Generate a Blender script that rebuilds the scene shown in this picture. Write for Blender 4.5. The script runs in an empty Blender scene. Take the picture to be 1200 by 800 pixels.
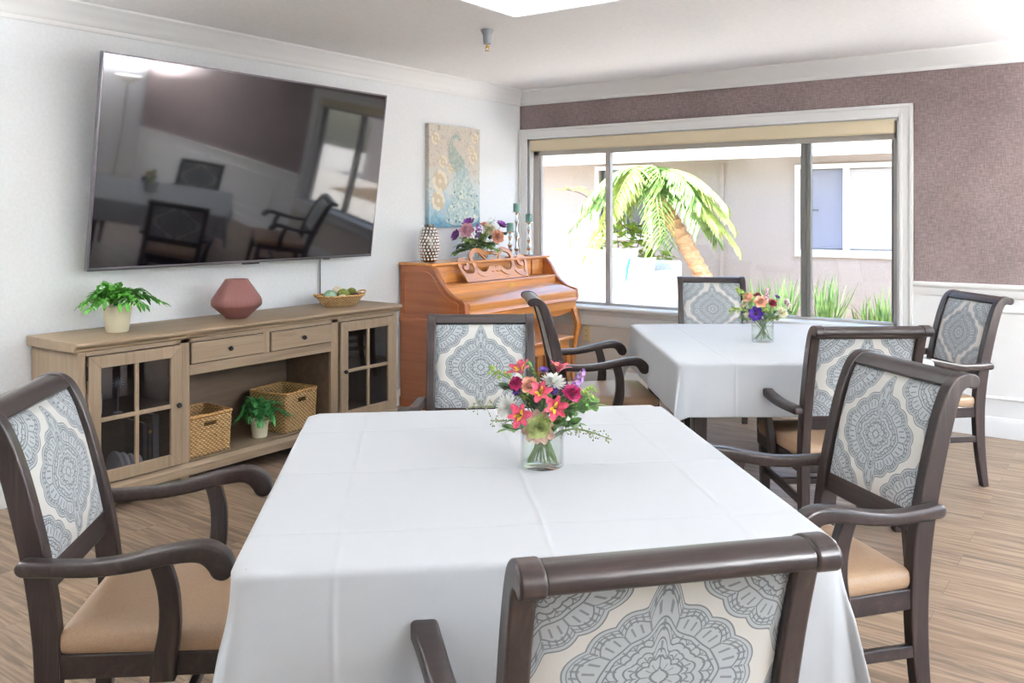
import bpy, math, random
from mathutils import Vector, Matrix
PI = math.pi
rnd = random.Random(7)
COL = bpy.context.scene.collection

# ------------------------------------------------------------------ helpers
class MB:
    def __init__(s): s.v = []; s.f = []; s.m = []; s.uv = None
    def add(s, vs, fs, mi=0):
        o = len(s.v); s.v += [tuple(x) for x in vs]
        s.f += [tuple(i + o for i in f) for f in fs]; s.m += [mi] * len(fs)
    def box(s, a, b, mi=0, M=None):
        x0, y0, z0 = a; x1, y1, z1 = b
        vs = [(x0,y0,z0),(x1,y0,z0),(x1,y1,z0),(x0,y1,z0),(x0,y0,z1),(x1,y0,z1),(x1,y1,z1),(x0,y1,z1)]
        if M is not None: vs = [tuple(M @ Vector(v)) for v in vs]
        s.add(vs, [(0,3,2,1),(4,5,6,7),(0,1,5,4),(1,2,6,5),(2,3,7,6),(3,0,4,7)], mi)
    def prism(s, poly, axis, a0, a1, mi=0):
        """poly: 2d points; axis x -> (y,z), y -> (x,z), z -> (x,y)"""
        def p(q, a):
            return {'x': (a, q[0], q[1]), 'y': (q[0], a, q[1]), 'z': (q[0], q[1], a)}[axis]
        n = len(poly); vs = [p(q, a0) for q in poly] + [p(q, a1) for q in poly]
        fs = [tuple(range(n))[::-1], tuple(range(n, 2*n))] + [(i, (i+1) % n, n+(i+1) % n, n+i) for i in range(n)]
        s.add(vs, fs, mi)
    def lathe(s, prof, n=24, c=(0,0,0), mi=0, M=None, rfun=None):
        vs = []; fs = []
        for r, z in prof:
            for k in range(n):
                a = 2*PI*k/n; rr = r*(rfun(a, z) if rfun else 1)
                q = Vector((rr*math.cos(a), rr*math.sin(a), z))
                if M is not None: q = M @ q
                vs.append((q[0]+c[0], q[1]+c[1], q[2]+c[2]))
        m = len(prof)
        for i in range(m-1):
            for k in range(n):
                fs.append((i*n+k, i*n+(k+1) % n, (i+1)*n+(k+1) % n, (i+1)*n+k))
        if prof[0][0] > 1e-5: fs.append(tuple(range(n))[::-1])
        if prof[-1][0] > 1e-5: fs.append(tuple((m-1)*n+k for k in range(n)))
        s.add(vs, fs, mi)
    def rings(s, rings, mi=0, cap=True, closed=False):
        n = len(rings[0]); vs = [q for r in rings for q in r]; fs = []
        m = len(rings)
        for i in range(m if closed else m-1):
            j = (i+1) % m
            for k in range(n):
                fs.append((i*n+k, i*n+(k+1) % n, j*n+(k+1) % n, j*n+k))
        if cap and not closed:
            fs.append(tuple(range(n))[::-1]); fs.append(tuple((m-1)*n+k for k in range(n)))
        s.add(vs, fs, mi)
    def tube(s, pts, r, n=8, mi=0, closed=False):
        pts = [Vector(p) for p in pts]; N = len(pts)
        rr = r if isinstance(r, (list, tuple)) else [r]*N
        rings = []; up = None
        for i in range(N):
            if closed: t = pts[(i+1) % N]-pts[i-1]
            else: t = pts[min(i+1, N-1)]-pts[max(i-1, 0)]
            if t.length < 1e-9: t = Vector((0,0,1))
            t.normalize()
            if up is None:
                up = Vector((0,0,1)) if abs(t.z) < .9 else Vector((1,0,0))
            a = t.cross(up)
            if a.length < 1e-4: a = t.cross(Vector((0,1,0)))
            a.normalize(); b = a.cross(t); b.normalize(); up = b
            rings.append([pts[i]+a*rr[i]*math.cos(2*PI*k/n)+b*rr[i]*math.sin(2*PI*k/n) for k in range(n)])
        s.rings(rings, mi, True, closed)
    def ball(s, c, r, n=12, mi=0, sc=(1,1,1), bump=0):
        m = max(4, n//2); prof = [(math.sin(PI*i/m), -math.cos(PI*i/m)) for i in range(m+1)]
        vs = []; fs = []
        for i, (a, z) in enumerate(prof):
            for k in range(n):
                q = 1 + (rnd.uniform(-bump, bump) if bump else 0)
                vs.append((c[0]+r*sc[0]*a*q*math.cos(2*PI*k/n), c[1]+r*sc[1]*a*q*math.sin(2*PI*k/n), c[2]+r*sc[2]*z*q))
        for i in range(m):
            for k in range(n):
                fs.append((i*n+k, i*n+(k+1) % n, (i+1)*n+(k+1) % n, (i+1)*n+k))
        s.add(vs, fs, mi)
    def grid(s, fn, nu, nv, mi=0):
        vs = [fn(i/nu, j/nv) for j in range(nv+1) for i in range(nu+1)]
        fs = [(j*(nu+1)+i, j*(nu+1)+i+1, (j+1)*(nu+1)+i+1, (j+1)*(nu+1)+i) for j in range(nv) for i in range(nu)]
        s.add(vs, fs, mi)
    def build(s, name, mats, parent=None, smooth=35, bevel=0, seg=2, loc=None, weld=False):
        me = bpy.data.meshes.new(name); me.from_pydata(s.v, [], s.f); me.update()
        if not isinstance(mats, (list, tuple)): mats = [mats]
        for m in mats: me.materials.append(m)
        for p, mi in zip(me.polygons, s.m): p.material_index = mi
        if s.uv:
            uv = me.uv_layers.new(name='UVMap')
            for l in me.loops: uv.data[l.index].uv = s.uv[l.vertex_index]
        if smooth:
            me.polygons.foreach_set('use_smooth', [True]*len(me.polygons))
            if smooth < 180: me.set_sharp_from_angle(angle=math.radians(smooth))
        o = bpy.data.objects.new(name, me); COL.objects.link(o)
        if parent is not None: o.parent = parent
        if loc: o.location = loc
        if bevel:
            b = o.modifiers.new('bevel', 'BEVEL'); b.width = bevel; b.segments = seg; b.limit_method = 'ANGLE'; b.angle_limit = math.radians(40); b.harden_normals = False
        return o

def tag(o, label, cat, group=None, kind=None):
    if label: o['label'] = label
    if cat: o['category'] = cat
    if group: o['group'] = group
    if kind: o['kind'] = kind
    return o
def thing(name, label, cat, loc=(0,0,0), rz=0, group=None):
    o = bpy.data.objects.new(name, None); COL.objects.link(o); o.empty_display_size = .1
    o.location = loc; o.rotation_euler = (0,0,rz)
    return tag(o, label, cat, group)
def struct(o): o['kind'] = 'structure'; return o
def kids(o): return [c for c in bpy.data.objects if c.parent == o]
def copy_tree(o, parent=None):
    c = o.copy(); COL.objects.link(c); c.parent = parent
    for ch in kids(o): copy_tree(ch, c)
    return c
def catmull(P, n=6):
    P = [Vector(p) for p in P]; out = []
    for i in range(len(P)-1):
        p0 = P[max(i-1,0)]; p1 = P[i]; p2 = P[i+1]; p3 = P[min(i+2,len(P)-1)]
        for k in range(n):
            t = k/n
            out.append(.5*((2*p1)+(p2-p0)*t+(2*p0-5*p1+4*p2-p3)*t*t+(3*p1-p0-3*p2+p3)*t**3))
    out.append(P[-1]); return out
def lerp(a, b, t): return a+(b-a)*t

# ------------------------------------------------------------------ materials
def srgb(r, g, b):
    f = lambda c: (c/255/12.92) if c <= 10 else ((c/255+.055)/1.055)**2.4
    return (f(r), f(g), f(b), 1)
class G:
    """tiny node expression builder"""
    def __init__(s, mat): s.nt = mat.node_tree; s.n = s.nt.nodes; s.l = s.nt.links
    def new(s, t, **k):
        n = s.n.new(t)
        for a, b in k.items(): setattr(n, a, b)
        return n
    def m(s, op, a, b=None, c=None, clamp=False):
        n = s.new('ShaderNodeMath', operation=op, use_clamp=clamp)
        for i, x in enumerate((a, b, c)):
            if x is None: continue
            if isinstance(x, (int, float)): n.inputs[i].default_value = x
            else: s.l.new(x, n.inputs[i])
        return n.outputs[0]
    def mix(s, f, a, b):
        n = s.new('ShaderNodeMix', data_type='RGBA')
        for i, x in ((0, f), (6, a), (7, b)):
            if isinstance(x, (int, float)): n.inputs[i].default_value = x
            elif isinstance(x, tuple): n.inputs[i].default_value = x
            else: s.l.new(x, n.inputs[i])
        return n.outputs[2]
    def coord(s, kind='Object'): return s.new('ShaderNodeTexCoord').outputs[kind]
    def map(s, v, sc=(1,1,1), rot=(0,0,0), loc=(0,0,0)):
        n = s.new('ShaderNodeMapping'); n.inputs['Scale'].default_value = sc; n.inputs['Rotation'].default_value = rot; n.inputs['Location'].default_value = loc
        s.l.new(v, n.inputs[0]); return n.outputs[0]
    def noise(s, v, scale=5, detail=3, rough=.5, dist=0):
        n = s.new('ShaderNodeTexNoise'); n.inputs['Scale'].default_value = scale; n.inputs['Detail'].default_value = detail
        n.inputs['Roughness'].default_value = rough; n.inputs['Distortion'].default_value = dist
        s.l.new(v, n.inputs['Vector']); return n.outputs['Fac']
    def ramp(s, f, stops):
        n = s.new('ShaderNodeValToRGB'); e = n.color_ramp.elements
        while len(e) < len(stops): e.new(.5)
        for el, (p, c) in zip(e, stops): el.position = p; el.color = c
        s.l.new(f, n.inputs[0]); return n.outputs[0]
    def bump(s, h, strength=.3, dist=.002):
        n = s.new('ShaderNodeBump'); n.inputs['Strength'].default_value = strength; n.inputs['Distance'].default_value = dist
        s.l.new(h, n.inputs['Height']); return n.outputs[0]
def mat(name, color=(.5,.5,.5,1), rough=.5, metal=0, coat=0, spec=.5, trans=0, coatr=.1, emit=None, estr=0, sheen=0, sss=0, ior=None):
    m = bpy.data.materials.new(name); m.use_nodes = True
    b = m.node_tree.nodes['Principled BSDF']
    b.inputs['Base Color'].default_value = color; b.inputs['Roughness'].default_value = rough
    b.inputs['Metallic'].default_value = metal; b.inputs['Coat Weight'].default_value = coat; b.inputs['Coat Roughness'].default_value = coatr
    b.inputs['Specular IOR Level'].default_value = spec; b.inputs['Transmission Weight'].default_value = trans
    b.inputs['Sheen Weight'].default_value = sheen
    if ior: b.inputs['IOR'].default_value = ior
    if emit: b.inputs['Emission Color'].default_value = emit; b.inputs['Emission Strength'].default_value = estr
    return m
def B(m): return m.node_tree.nodes['Principled BSDF'].inputs
def speckle(m, c1, c2, scale=30, sc=(1,1,1), detail=4, lo=.35, hi=.65, bump=0, bdist=.001, coord='Object'):
    g = G(m); v = g.map(g.coord(coord), sc); f = g.noise(v, scale, detail)
    g.l.new(g.ramp(f, [(lo, c1), (hi, c2)]), B(m)['Base Color'])
    if bump: g.l.new(g.bump(f, bump, bdist), B(m)['Normal'])
    return m
def wood(name, c1, c2, c3, axis=1, scale=1, rough=.4, coat=0, bump=.15, knots=False, coord='Object'):
    m = mat(name, c1, rough, coat=coat, coatr=.12); g = G(m)
    s = [26*scale]*3; s[axis] = 1.3*scale
    v = g.coord(coord); f = g.noise(g.map(v, tuple(s)), 1.5, 5, .6, .6)
    s2 = [140*scale]*3; s2[axis] = 5*scale
    f2 = g.noise(g.map(v, tuple(s2)), 1.5, 3, .6)
    c = g.ramp(f, [(.3, c1), (.55, c2), (.75, c3)])
    c = g.mix(g.m('MULTIPLY', g.m('SUBTRACT', f2, .4, clamp=True), .9), c, c3)
    if knots:
        n = g.new('ShaderNodeTexVoronoi'); n.inputs['Scale'].default_value = 3.1; g.l.new(v, n.inputs['Vector'])
        k = g.m('LESS_THAN', n.outputs['Distance'], .035)
        c = g.mix(g.m('MULTIPLY', k, .6), c, srgb(120,75,40))
    g.l.new(c, B(m)['Base Color'])
    g.l.new(g.bump(f2, bump, .001), B(m)['Normal'])
    if 'walnut' in name: B(m)['Specular IOR Level'].default_value = .35
    return m

M = {}
M['wall'] = speckle(mat('wall_paint', rough=.7), srgb(233,235,237), srgb(238,240,242), 60, bump=.05)
M['ceil'] = speckle(mat('ceiling_paint', rough=.8), srgb(240,239,239), srgb(245,244,244), 40, bump=.06)
M['trim'] = mat('trim_paint', srgb(236,236,235), .4)
M['taupe'] = mat('pale_taupe_paint', srgb(214,205,196), .6)
M['chrome'] = mat('chrome', (.8,.8,.8,1), .12, 1)
M['alu'] = mat('window_aluminium', srgb(176,172,168), .45, .1)
M['alu_dark'] = mat('window_aluminium_dark', srgb(112,112,108), .4, .2)
M['blind'] = mat('roller_blind_cream', srgb(222,208,178), .7)
M['black'] = mat('black_knob', srgb(28,26,26), .35, .3)
M['gap'] = mat('shadow_gap_dark', srgb(60,48,38), .8)

# wallpaper
m = mat('wallpaper_mauve_weave', rough=.75); g = G(m); v = g.coord()
f1 = g.noise(g.map(v, (14,14,90)), 1.5, 4, .7); f2 = g.noise(g.map(v, (90,90,14)), 1.5, 4, .7); f3 = g.noise(v, 2.2, 3)
f = g.m('ADD', g.m('MULTIPLY', g.m('ADD', f1, f2), .4), g.m('MULTIPLY', f3, .2))
g.l.new(g.ramp(f, [(.38, srgb(104,89,88)), (.5, srgb(132,116,115)), (.63, srgb(162,146,143))]), B(m)['Base Color'])
g.l.new(g.bump(f, .2, .002), B(m)['Normal']); M['paper'] = m

# floor planks along x
m = mat('vinyl_plank_floor', rough=.42, spec=.4); g = G(m); v = g.coord()
br = g.new('ShaderNodeTexBrick'); g.l.new(v, br.inputs['Vector'])
br.offset = .37; br.inputs['Scale'].default_value = 1; br.inputs['Brick Width'].default_value = 1.22; br.inputs['Row Height'].default_value = .152
br.inputs['Mortar Size'].default_value = .0012; br.inputs['Color1'].default_value = (0,0,0,1); br.inputs['Color2'].default_value = (1,1,1,1); br.inputs['Mortar'].default_value = (.5,.5,.5,1)
br.inputs['Bias'].default_value = 0
sep = g.new('ShaderNodeSeparateColor'); g.l.new(br.outputs['Color'], sep.inputs[0]); pid = sep.outputs[0]
cmb = g.new('ShaderNodeCombineXYZ'); g.l.new(g.m('MULTIPLY', pid, 7.3), cmb.inputs[1]); g.l.new(g.m('MULTIPLY', pid, 3.1), cmb.inputs[0])
va = g.new('ShaderNodeVectorMath', operation='ADD'); g.l.new(v, va.inputs[0]); g.l.new(cmb.outputs[0], va.inputs[1])
f1 = g.noise(g.map(va.outputs[0], (.7,11,1)), 1.9, 7, .66, 1.8); f2 = g.noise(g.map(va.outputs[0], (5,130,1)), 1.2, 4, .7)
c = g.ramp(f1, [(.33, srgb(74,61,51)), (.45, srgb(108,91,76)), (.54, srgb(136,117,99)), (.68, srgb(156,137,117))])
c = g.mix(g.m('MULTIPLY', g.m('SUBTRACT', f2, .48, clamp=True), 1.4, clamp=True), c, srgb(100,82,66))
c = g.mix(g.m('MULTIPLY', pid, .22), c, srgb(150,124,98))
c = g.mix(g.m('MULTIPLY', br.outputs['Fac'], .6), c, srgb(90,70,55))
g.l.new(c, B(m)['Base Color']); g.l.new(g.bump(f2, .12, .001), B(m)['Normal']); M['floor'] = m

M['chairwood'] = wood('dark_walnut_stain', srgb(34,27,28), srgb(45,36,36), srgb(72,59,54), 2, 1.2, .36, .18)
M['chairwood_y'] = wood('dark_walnut_stain_rail', srgb(34,27,28), srgb(45,36,36), srgb(68,55,51), 0, 1.2, .34, .25)
M['cab'] = wood('greige_oak', srgb(154,134,110), srgb(144,124,100), srgb(120,102,82), 1, .7, .5, .05, knots=True)
M['cab_v'] = wood('greige_oak_upright', srgb(154,134,110), srgb(144,124,100), srgb(120,102,82), 2, .7, .5, .05, knots=True)
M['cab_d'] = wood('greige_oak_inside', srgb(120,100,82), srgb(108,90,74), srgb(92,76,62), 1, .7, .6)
M['piano'] = wood('honey_cherry_piano', srgb(214,146,72), srgb(202,130,60), srgb(178,106,46), 1, .6, .3, .6, .05)
M['piano_d'] = wood('piano_side_redder', srgb(176,104,54), srgb(164,92,46), srgb(142,76,38), 0, .6, .3, .5, .05)  # side panels get a darker, redder tone than the case
M['bench'] = wood('honey_bench', srgb(205,134,64), srgb(192,120,54), srgb(170,100,44), 1, .6, .3, .5, .05)
M['brass'] = mat('brass', srgb(200,160,80), .3, 1)

# seat vinyl
M['vinyl'] = speckle(mat('tan_vinyl', rough=.42, coat=.15, coatr=.3), srgb(160,131,104), srgb(170,141,113), 220, bump=.1, bdist=.0006)

# damask fabric
def damask():
    m = mat('grey_medallion_damask', rough=.85, sheen=.2); g = G(m)
    uv = g.new('ShaderNodeUVMap').outputs[0]; s = g.new('ShaderNodeSeparateXYZ'); g.l.new(uv, s.inputs[0])
    U, V = s.outputs[0], s.outputs[1]
    a, b = .190, .166
    def wrap(x, p, off):
        return g.m('SUBTRACT', g.m('FLOORED_MODULO', g.m('ADD', x, p/2+off), p), p/2)
    x0, y0 = wrap(U, 2*a, 0), wrap(V, 2*b, 0); x1, y1 = wrap(U, 2*a, a), wrap(V, 2*b, b)
    def r2(x, y): return g.m('ADD', g.m('MULTIPLY', x, x), g.m('MULTIPLY', g.m('MULTIPLY', y, y), 1.08))
    sel = g.m('LESS_THAN', r2(x1, y1), r2(x0, y0))
    def pick(p, q): return g.m('ADD', g.m('MULTIPLY', sel, q), g.m('MULTIPLY', g.m('SUBTRACT', 1, sel), p))
    x, y = pick(x0, x1), pick(y0, y1)
    r = g.m('SQRT', r2(x, y)); th = g.m('ARCTAN2', y, x)
    def asin_(k, ph=0): return g.m('ABSOLUTE', g.m('SINE', g.m('ADD', g.m('MULTIPLY', th, k), ph)))
    sv = g.m('POWER', asin_(1), 70); ch = g.m('POWER', asin_(1, PI/2), 10)
    R = g.m('ADD', g.m('ADD', .1135, g.m('MULTIPLY', asin_(7), .009)), g.m('ADD', g.m('MULTIPLY', sv, .045), g.m('MULTIPLY', ch, .022)))
    q = g.m('DIVIDE', r, R)
    inside = g.m('LESS_THAN', q, 1)
    def near(x_, y_, w_): return g.m('LESS_THAN', g.m('ABSOLUTE', g.m('SUBTRACT', x_, y_)), w_)
    line = near(r, R, .0013)
    line = g.m('MAXIMUM', line, near(r, g.m('SUBTRACT', R, .007), .0009))
    def ring(q0, k, amp, w_): return near(g.m('ADD', q, g.m('MULTIPLY', asin_(k), -amp)), q0, w_)
    for q0, k, amp, w_ in ((.88,7,.03,.008),(.52,14,.03,.009),(.27,10,.03,.010),(.80,7,.06,.011),(.66,7,-.06,.011),(.60,7,-.06,.009),(.44,5,.05,.013),(.34,5,.05,.011),(.20,4,.06,.015),(.09,4,.0,.014)): line = g.m('MAXIMUM', line, ring(q0, k, amp, w_))
    def band(lo, hi, k, th_): return g.m('MULTIPLY', g.m('MULTIPLY', g.m('GREATER_THAN', q, lo), g.m('LESS_THAN', q, hi)), g.m('LESS_THAN', asin_(k), th_))
    for t in (band(.67,.80,21,.38), band(.83,.93,35,.5), band(.46,.58,14,.25), band(.24,.36,10,.3), band(.10,.19,6,.25)): line = g.m('MAXIMUM', line, g.m('MULTIPLY', t, .85))
    weave = g.noise(g.map(uv, (1,1,1)), 900, 1)
    c = g.mix(inside, srgb(214,212,206), srgb(180,186,190))
    c = g.mix(g.m('MULTIPLY', line, .85), c, srgb(80,85,90))
    c = g.mix(g.m('MULTIPLY', weave, .18), c, srgb(120,120,120))
    g.l.new(c, B(m)['Base Color']); g.l.new(g.bump(weave, .3, .0006), B(m)['Normal'])
    return m
M['damask'] = damask()

# cloth with ironed creases (table local coordinates)
def cloth_mat(name, ulines, vlines, col):
    m = mat(name, col, .75, sheen=.1); g = G(m); co = g.coord(); s = g.new('ShaderNodeSeparateXYZ'); g.l.new(co, s.inputs[0])
    h = None
    wob = g.m('MULTIPLY', g.m('SUBTRACT', g.noise(co, 2.5, 2), .5), .03)
    for ax, ls in ((0, ulines), (1, vlines)):
        for p in ls:
            d = g.m('DIVIDE', g.m('ABSOLUTE', g.m('SUBTRACT', g.m('ADD', s.outputs[ax], wob), p)), .006)
            e = g.m('EXPONENT', g.m('MULTIPLY', g.m('MULTIPLY', d, d), -1))
            h = e if h is None else g.m('ADD', h, e)
    n = g.m('ADD', g.noise(co, 3.5, 3), g.m('MULTIPLY', g.noise(co, 700, 1), .04))
    h = g.m('ADD', g.m('MULTIPLY', h, .6), g.m('MULTIPLY', n, 2.0))
    g.l.new(g.bump(h, .6, .004), B(m)['Normal']); return m

def glass_mat(name, tint=(1,1,1,1), refl=1.0, rough=.0, base=.04):
    m = bpy.data.materials.new(name); m.use_nodes = True; nt = m.node_tree; nt.nodes.clear()
    o = nt.nodes.new('ShaderNodeOutputMaterial'); mx = nt.nodes.new('ShaderNodeMixShader'); t = nt.nodes.new('ShaderNodeBsdfTransparent'); gl = nt.nodes.new('ShaderNodeBsdfGlossy')
    ge = nt.nodes.new('ShaderNodeNewGeometry'); dp = nt.nodes.new('ShaderNodeVectorMath'); dp.operation = 'DOT_PRODUCT'
    nt.links.new(ge.outputs['Normal'], dp.inputs[0]); nt.links.new(ge.outputs['Incoming'], dp.inputs[1])
    def mm(op, a_, b_):
        q = nt.nodes.new('ShaderNodeMath'); q.operation = op; q.use_clamp = op == 'MULTIPLY_ADD'
        for i_, v_ in enumerate((a_, b_)):
            if v_ is None: continue
            if isinstance(v_, (int, float)): q.inputs[i_].default_value = v_
            else: nt.links.new(v_, q.inputs[i_])
        return q.outputs[0]
    fz = mm('ADD', mm('MULTIPLY', mm('POWER', mm('SUBTRACT', 1, mm('ABSOLUTE', dp.outputs['Value'], None)), 5), 1-base), base)
    fz = mm('MINIMUM', mm('MULTIPLY', fz, refl), 1)
    nt.links.new(fz, mx.inputs[0])
    t.inputs[0].default_value = tint; gl.inputs['Roughness'].default_value = rough
    nt.links.new(t.outputs[0], mx.inputs[1]); nt.links.new(gl.outputs[0], mx.inputs[2]); nt.links.new(mx.outputs[0], o.inputs[0])
    return m
M['pane'] = glass_mat('window_glass', (.97,.98,.97,1), .8)
M['cabglass'] = glass_mat('cabinet_glass', (.70,.70,.74,1), 1.6)
M['vaseglass'] = glass_mat('vase_glass', (.975,.985,.98,1), 1.8)
M['water'] = glass_mat('vase_water', (.95,.96,.93,1), .6)

# ------------------------------------------------------------------ room
XR, YF, ZC = 6.4, -8.4, 2.37
b = MB(); b.box((-.0,YF,-.1),(XR,0,0)); struct(b.build('floor', M['floor'], smooth=0))
b = MB(); b.box((0,YF,ZC),(XR,0,ZC+.12)); struct(b.build('ceiling', M['ceil'], smooth=0))
b = MB(); b.box((-.14,YF-.14,-.1),(0,.14,ZC+.12)); struct(b.build('wall_left', M['wall'], smooth=0))
# back wall with window opening x .08-2.99  z .60-1.965
WX0, WX1, WZ0, WZ1 = .085, 2.985, .60, 1.965
b = MB()
b.box((0,0,-.1),(XR,.14,WZ0-.0),2)
b.box((0,0,WZ0),(WX0,.14,WZ1),1); b.box((WX1,0,WZ0),(3.03,.14,WZ1),1)
b.box((3.03,0,WZ0),(XR,.14,.88),1)
b.box((3.03,0,.88),(XR,.14,WZ1),0); b.box((0,0,WZ1),(XR,.14,ZC+.12),0)
struct(b.build('wall_back', [M['paper'], M['trim'], M['taupe']], smooth=0))
# right wall with a big unseen window added for side light, front wall
RY0, RY1, RZ0, RZ1 = -4.3, -.9, .35, 2.08
b = MB(); b.box((XR,YF,-.1),(XR+.14,0,RZ0)); b.box((XR,YF,RZ1),(XR+.14,0,ZC+.12)); b.box((XR,YF,RZ0),(XR+.14,RY0,RZ1)); b.box((XR,RY1,RZ0),(XR+.14,0,RZ1))
struct(b.build('wall_right', M['wall'], smooth=0))
b = MB(); b.box((0,YF-.14,-.1),(XR+.14,YF,ZC+.12)); struct(b.build('wall_front', M['wall'], smooth=0))
# white wainscot paint right of the window (thin board)
b = MB(); b.box((3.066,-.012,.0),(XR,-.0005,.90)); struct(b.build('trim_1', M['trim'], smooth=0))
# chair rail
b = MB(); b.prism([(-.012,.835),(-.022,.84),(-.026,.86),(-.026,.885),(-.034,.892),(-.04,.90),(-.04,.915),(-.034,.921),(-.0,.921),(-.0,.835)], 'x', 3.067, XR-.001)
struct(b.build('trim_2', M['trim'], bevel=0))
# panel mouldings on the wainscot
b = MB()
def pmould(x0, x1, z0, z1, y=-.012, w=.022, d=.012):
    for (a0,a1,c0,c1) in ((x0,x1,z0,z0+w),(x0,x1,z1-w,z1)): b.prism([(y,c0),(y-d*.6,c0+.003),(y-d,c0+w*.5),(y-d*.5,c1-.003),(y,c1)], 'x', a0, a1)
    for (a0,a1) in ((x0,x0+w),(x1-w,x1)): b.prism([(a0,y),(a0+.003,y-d*.6),(a0+w*.5,y-d),(a1-.003,y-d*.5),(a1,y)], 'z', z0, z1)
pmould(3.42, 4.7, .225, .77); pmould(4.85, 6.2, .225, .77); struct(b.build('trim_3', M['trim']))
# crown moulding
cp = [(0,2.250),(.010,2.250),(.014,2.258),(.014,2.272),(.024,2.280),(.030,2.294),(.052,2.318),(.078,2.338),(.084,2.346),(.092,2.350),(.104,2.360),(.104,2.3695),(0,2.3695)]
for nm, ax, fn, a0, a1 in (('trim_4','y',lambda p:(p[0]+.0005,p[1]),YF,-.0005),('trim_5','x',lambda p:(-p[0]-.0005,p[1]),0,XR),('trim_6','y',lambda p:(XR-.0005-p[0],p[1]),YF,-.0005),('trim_7','x',lambda p:(YF+.0005+p[0],p[1]),0,XR)):
    b = MB(); b.prism([fn(p) for p in cp], ax, a0, a1); struct(b.build(nm, M['trim'], smooth=30))
# baseboards
bp = [(0,.001),(.016,.001),(.016,.09),(.011,.105),(.008,.118),(0,.122)]
for nm, ax, fn, a0, a1 in (('baseboard_left','y',lambda p:(p[0]+.0005,p[1]),YF,-.001),('baseboard_back','x',lambda p:(-p[0]-.0125,p[1]),0.001,XR-.001),('baseboard_right','y',lambda p:(XR-.0005-p[0],p[1]),YF,-.001),('baseboard_front','x',lambda p:(YF+.0005+p[0],p[1]),0.001,XR)):
    b = MB(); b.prism([fn(p) for p in bp], ax, a0, a1); struct(b.build(nm, M['trim'], smooth=30))

# window 1 -----------------------------------------------------------------
win = bpy.data.objects.new('window_1', None); COL.objects.link(win); struct(win)
b = MB()   # casing boards in stepped profile
def casing(b, x0, x1, z0, z1, w, y):
    # outer band + inner step
    for (o, i, d) in ((0, w, .018), (0, .022, .028), (w-.02, w, .022)):
        b.box((x0+o, y-d, z0),(x0+i, y, z1-o)); b.box((x1-i, y-d, z0),(x1-o, y, z1-o)); b.box((x0+i, y-d, z1-i),(x1-i, y, z1-o))
casing(b, .003, 3.066, .50, 2.05, .085, -.0005)
b.build('casing', M['trim'], win, bevel=.003)
b = MB(); b.prism([(-.0005,.545),(-.022,.545),(-.028,.56),(-.028,.575),(-.06,.585),(-.075,.592),(-.078,.60),(-.078,.612),(-.07,.62),(.055,.62),(.055,.602),(-.0005,.602)], 'x', .07, 3.0)
b.prism([(-.0005,.46),(-.014,.462),(-.02,.475),(-.02,.50),(-.014,.545),(-.0005,.545)], 'x', .07, 3.0)
b.build('window_sill', M['trim'], win)
b = MB()   # jamb liners
b.box((WX0,.0,.62),(WX0+.02,.14,WZ1-.0)); b.box((WX1-.02,0,.62),(WX1,.14,WZ1)); b.box((WX0,.0,WZ1-.02),(WX1,.14,WZ1)); b.build('jamb', M['trim'], win)
b = MB()   # aluminium frame
fx0, fx1, fz0, fz1 = .105, 2.965, .62, 1.945
b.box((fx0,.05,fz0),(fx0+.055,.11,fz1)); b.box((fx1-.03,.05,fz0),(fx1,.11,fz1)); b.box((fx0,.05,1.80+.03),(fx1,.11,fz1)); b.box((fx0,.05,fz0),(fx1,.11,fz0+.018))
b.box((fx0+.055,.06,fz0+.018),(fx0+.07,.09,1.83)); b.box((.79,.055,fz0+.018),(.835,.10,1.83))
b.build('window_frame', M['alu'], win, bevel=.003)
b = MB()
b.box((2.335,.05,fz0+.018),(2.365,.10,1.83)); b.box((2.372,.06,fz0+.018),(2.40,.10,1.83)); b.box((2.362,.065,fz0+.018),(2.374,.09,1.83)); b.box((2.92,.06,fz0+.018),(2.935,.09,1.83))
b.build('sash', M['alu_dark'], win, bevel=.002)
for x0, x1 in ((.175,.79),(.835,2.335),(2.40,2.92)):
    b = MB(); b.box((x0,.078,fz0+.018),(x1,.083,1.83)); b.build('pane', M['pane'], win, smooth=0)
# roller blind cassette
t = thing('roller_blind', 'cream roller blind cassette rolled up across the head of the wide window', 'blind', (1.53,.0,1.87))
b = MB(); b.box((-1.42,-.012,0),(1.42,.045,.088)); b.box((-1.42,-.012,-.006),(1.42,-.004,.0)); b.build('cassette', M['blind'], t, bevel=.004)

# window added out of view on right wall to brighten the room
w2 = bpy.data.objects.new('added_window', None); COL.objects.link(w2); struct(w2)
b = MB()
for (y0,y1,z0,z1) in ((RY0-.08,RY1+.08,RZ1,RZ1+.08),(RY0-.08,RY1+.08,RZ0-.08,RZ0),(RY0-.08,RY0,RZ0,RZ1),(RY1,RY1+.08,RZ0,RZ1)): b.box((XR-.02,y0,z0),(XR-.0005,y1,z1))
for y in (RY0, (RY0+RY1)/2-.02, RY1-.04): b.box((XR+.04,y,RZ0),(XR+.1,y+.04,RZ1))
for z in (RZ0, RZ1-.04): b.box((XR+.04,RY0,z),(XR+.1,RY1,z+.04))
b.build('window_frame', M['trim'], w2, bevel=.003)
b = MB(); b.box((XR+.068,RY0,RZ0),(XR+.072,RY1,RZ1)); b.build('pane', M['pane'], w2, smooth=0)

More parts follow.
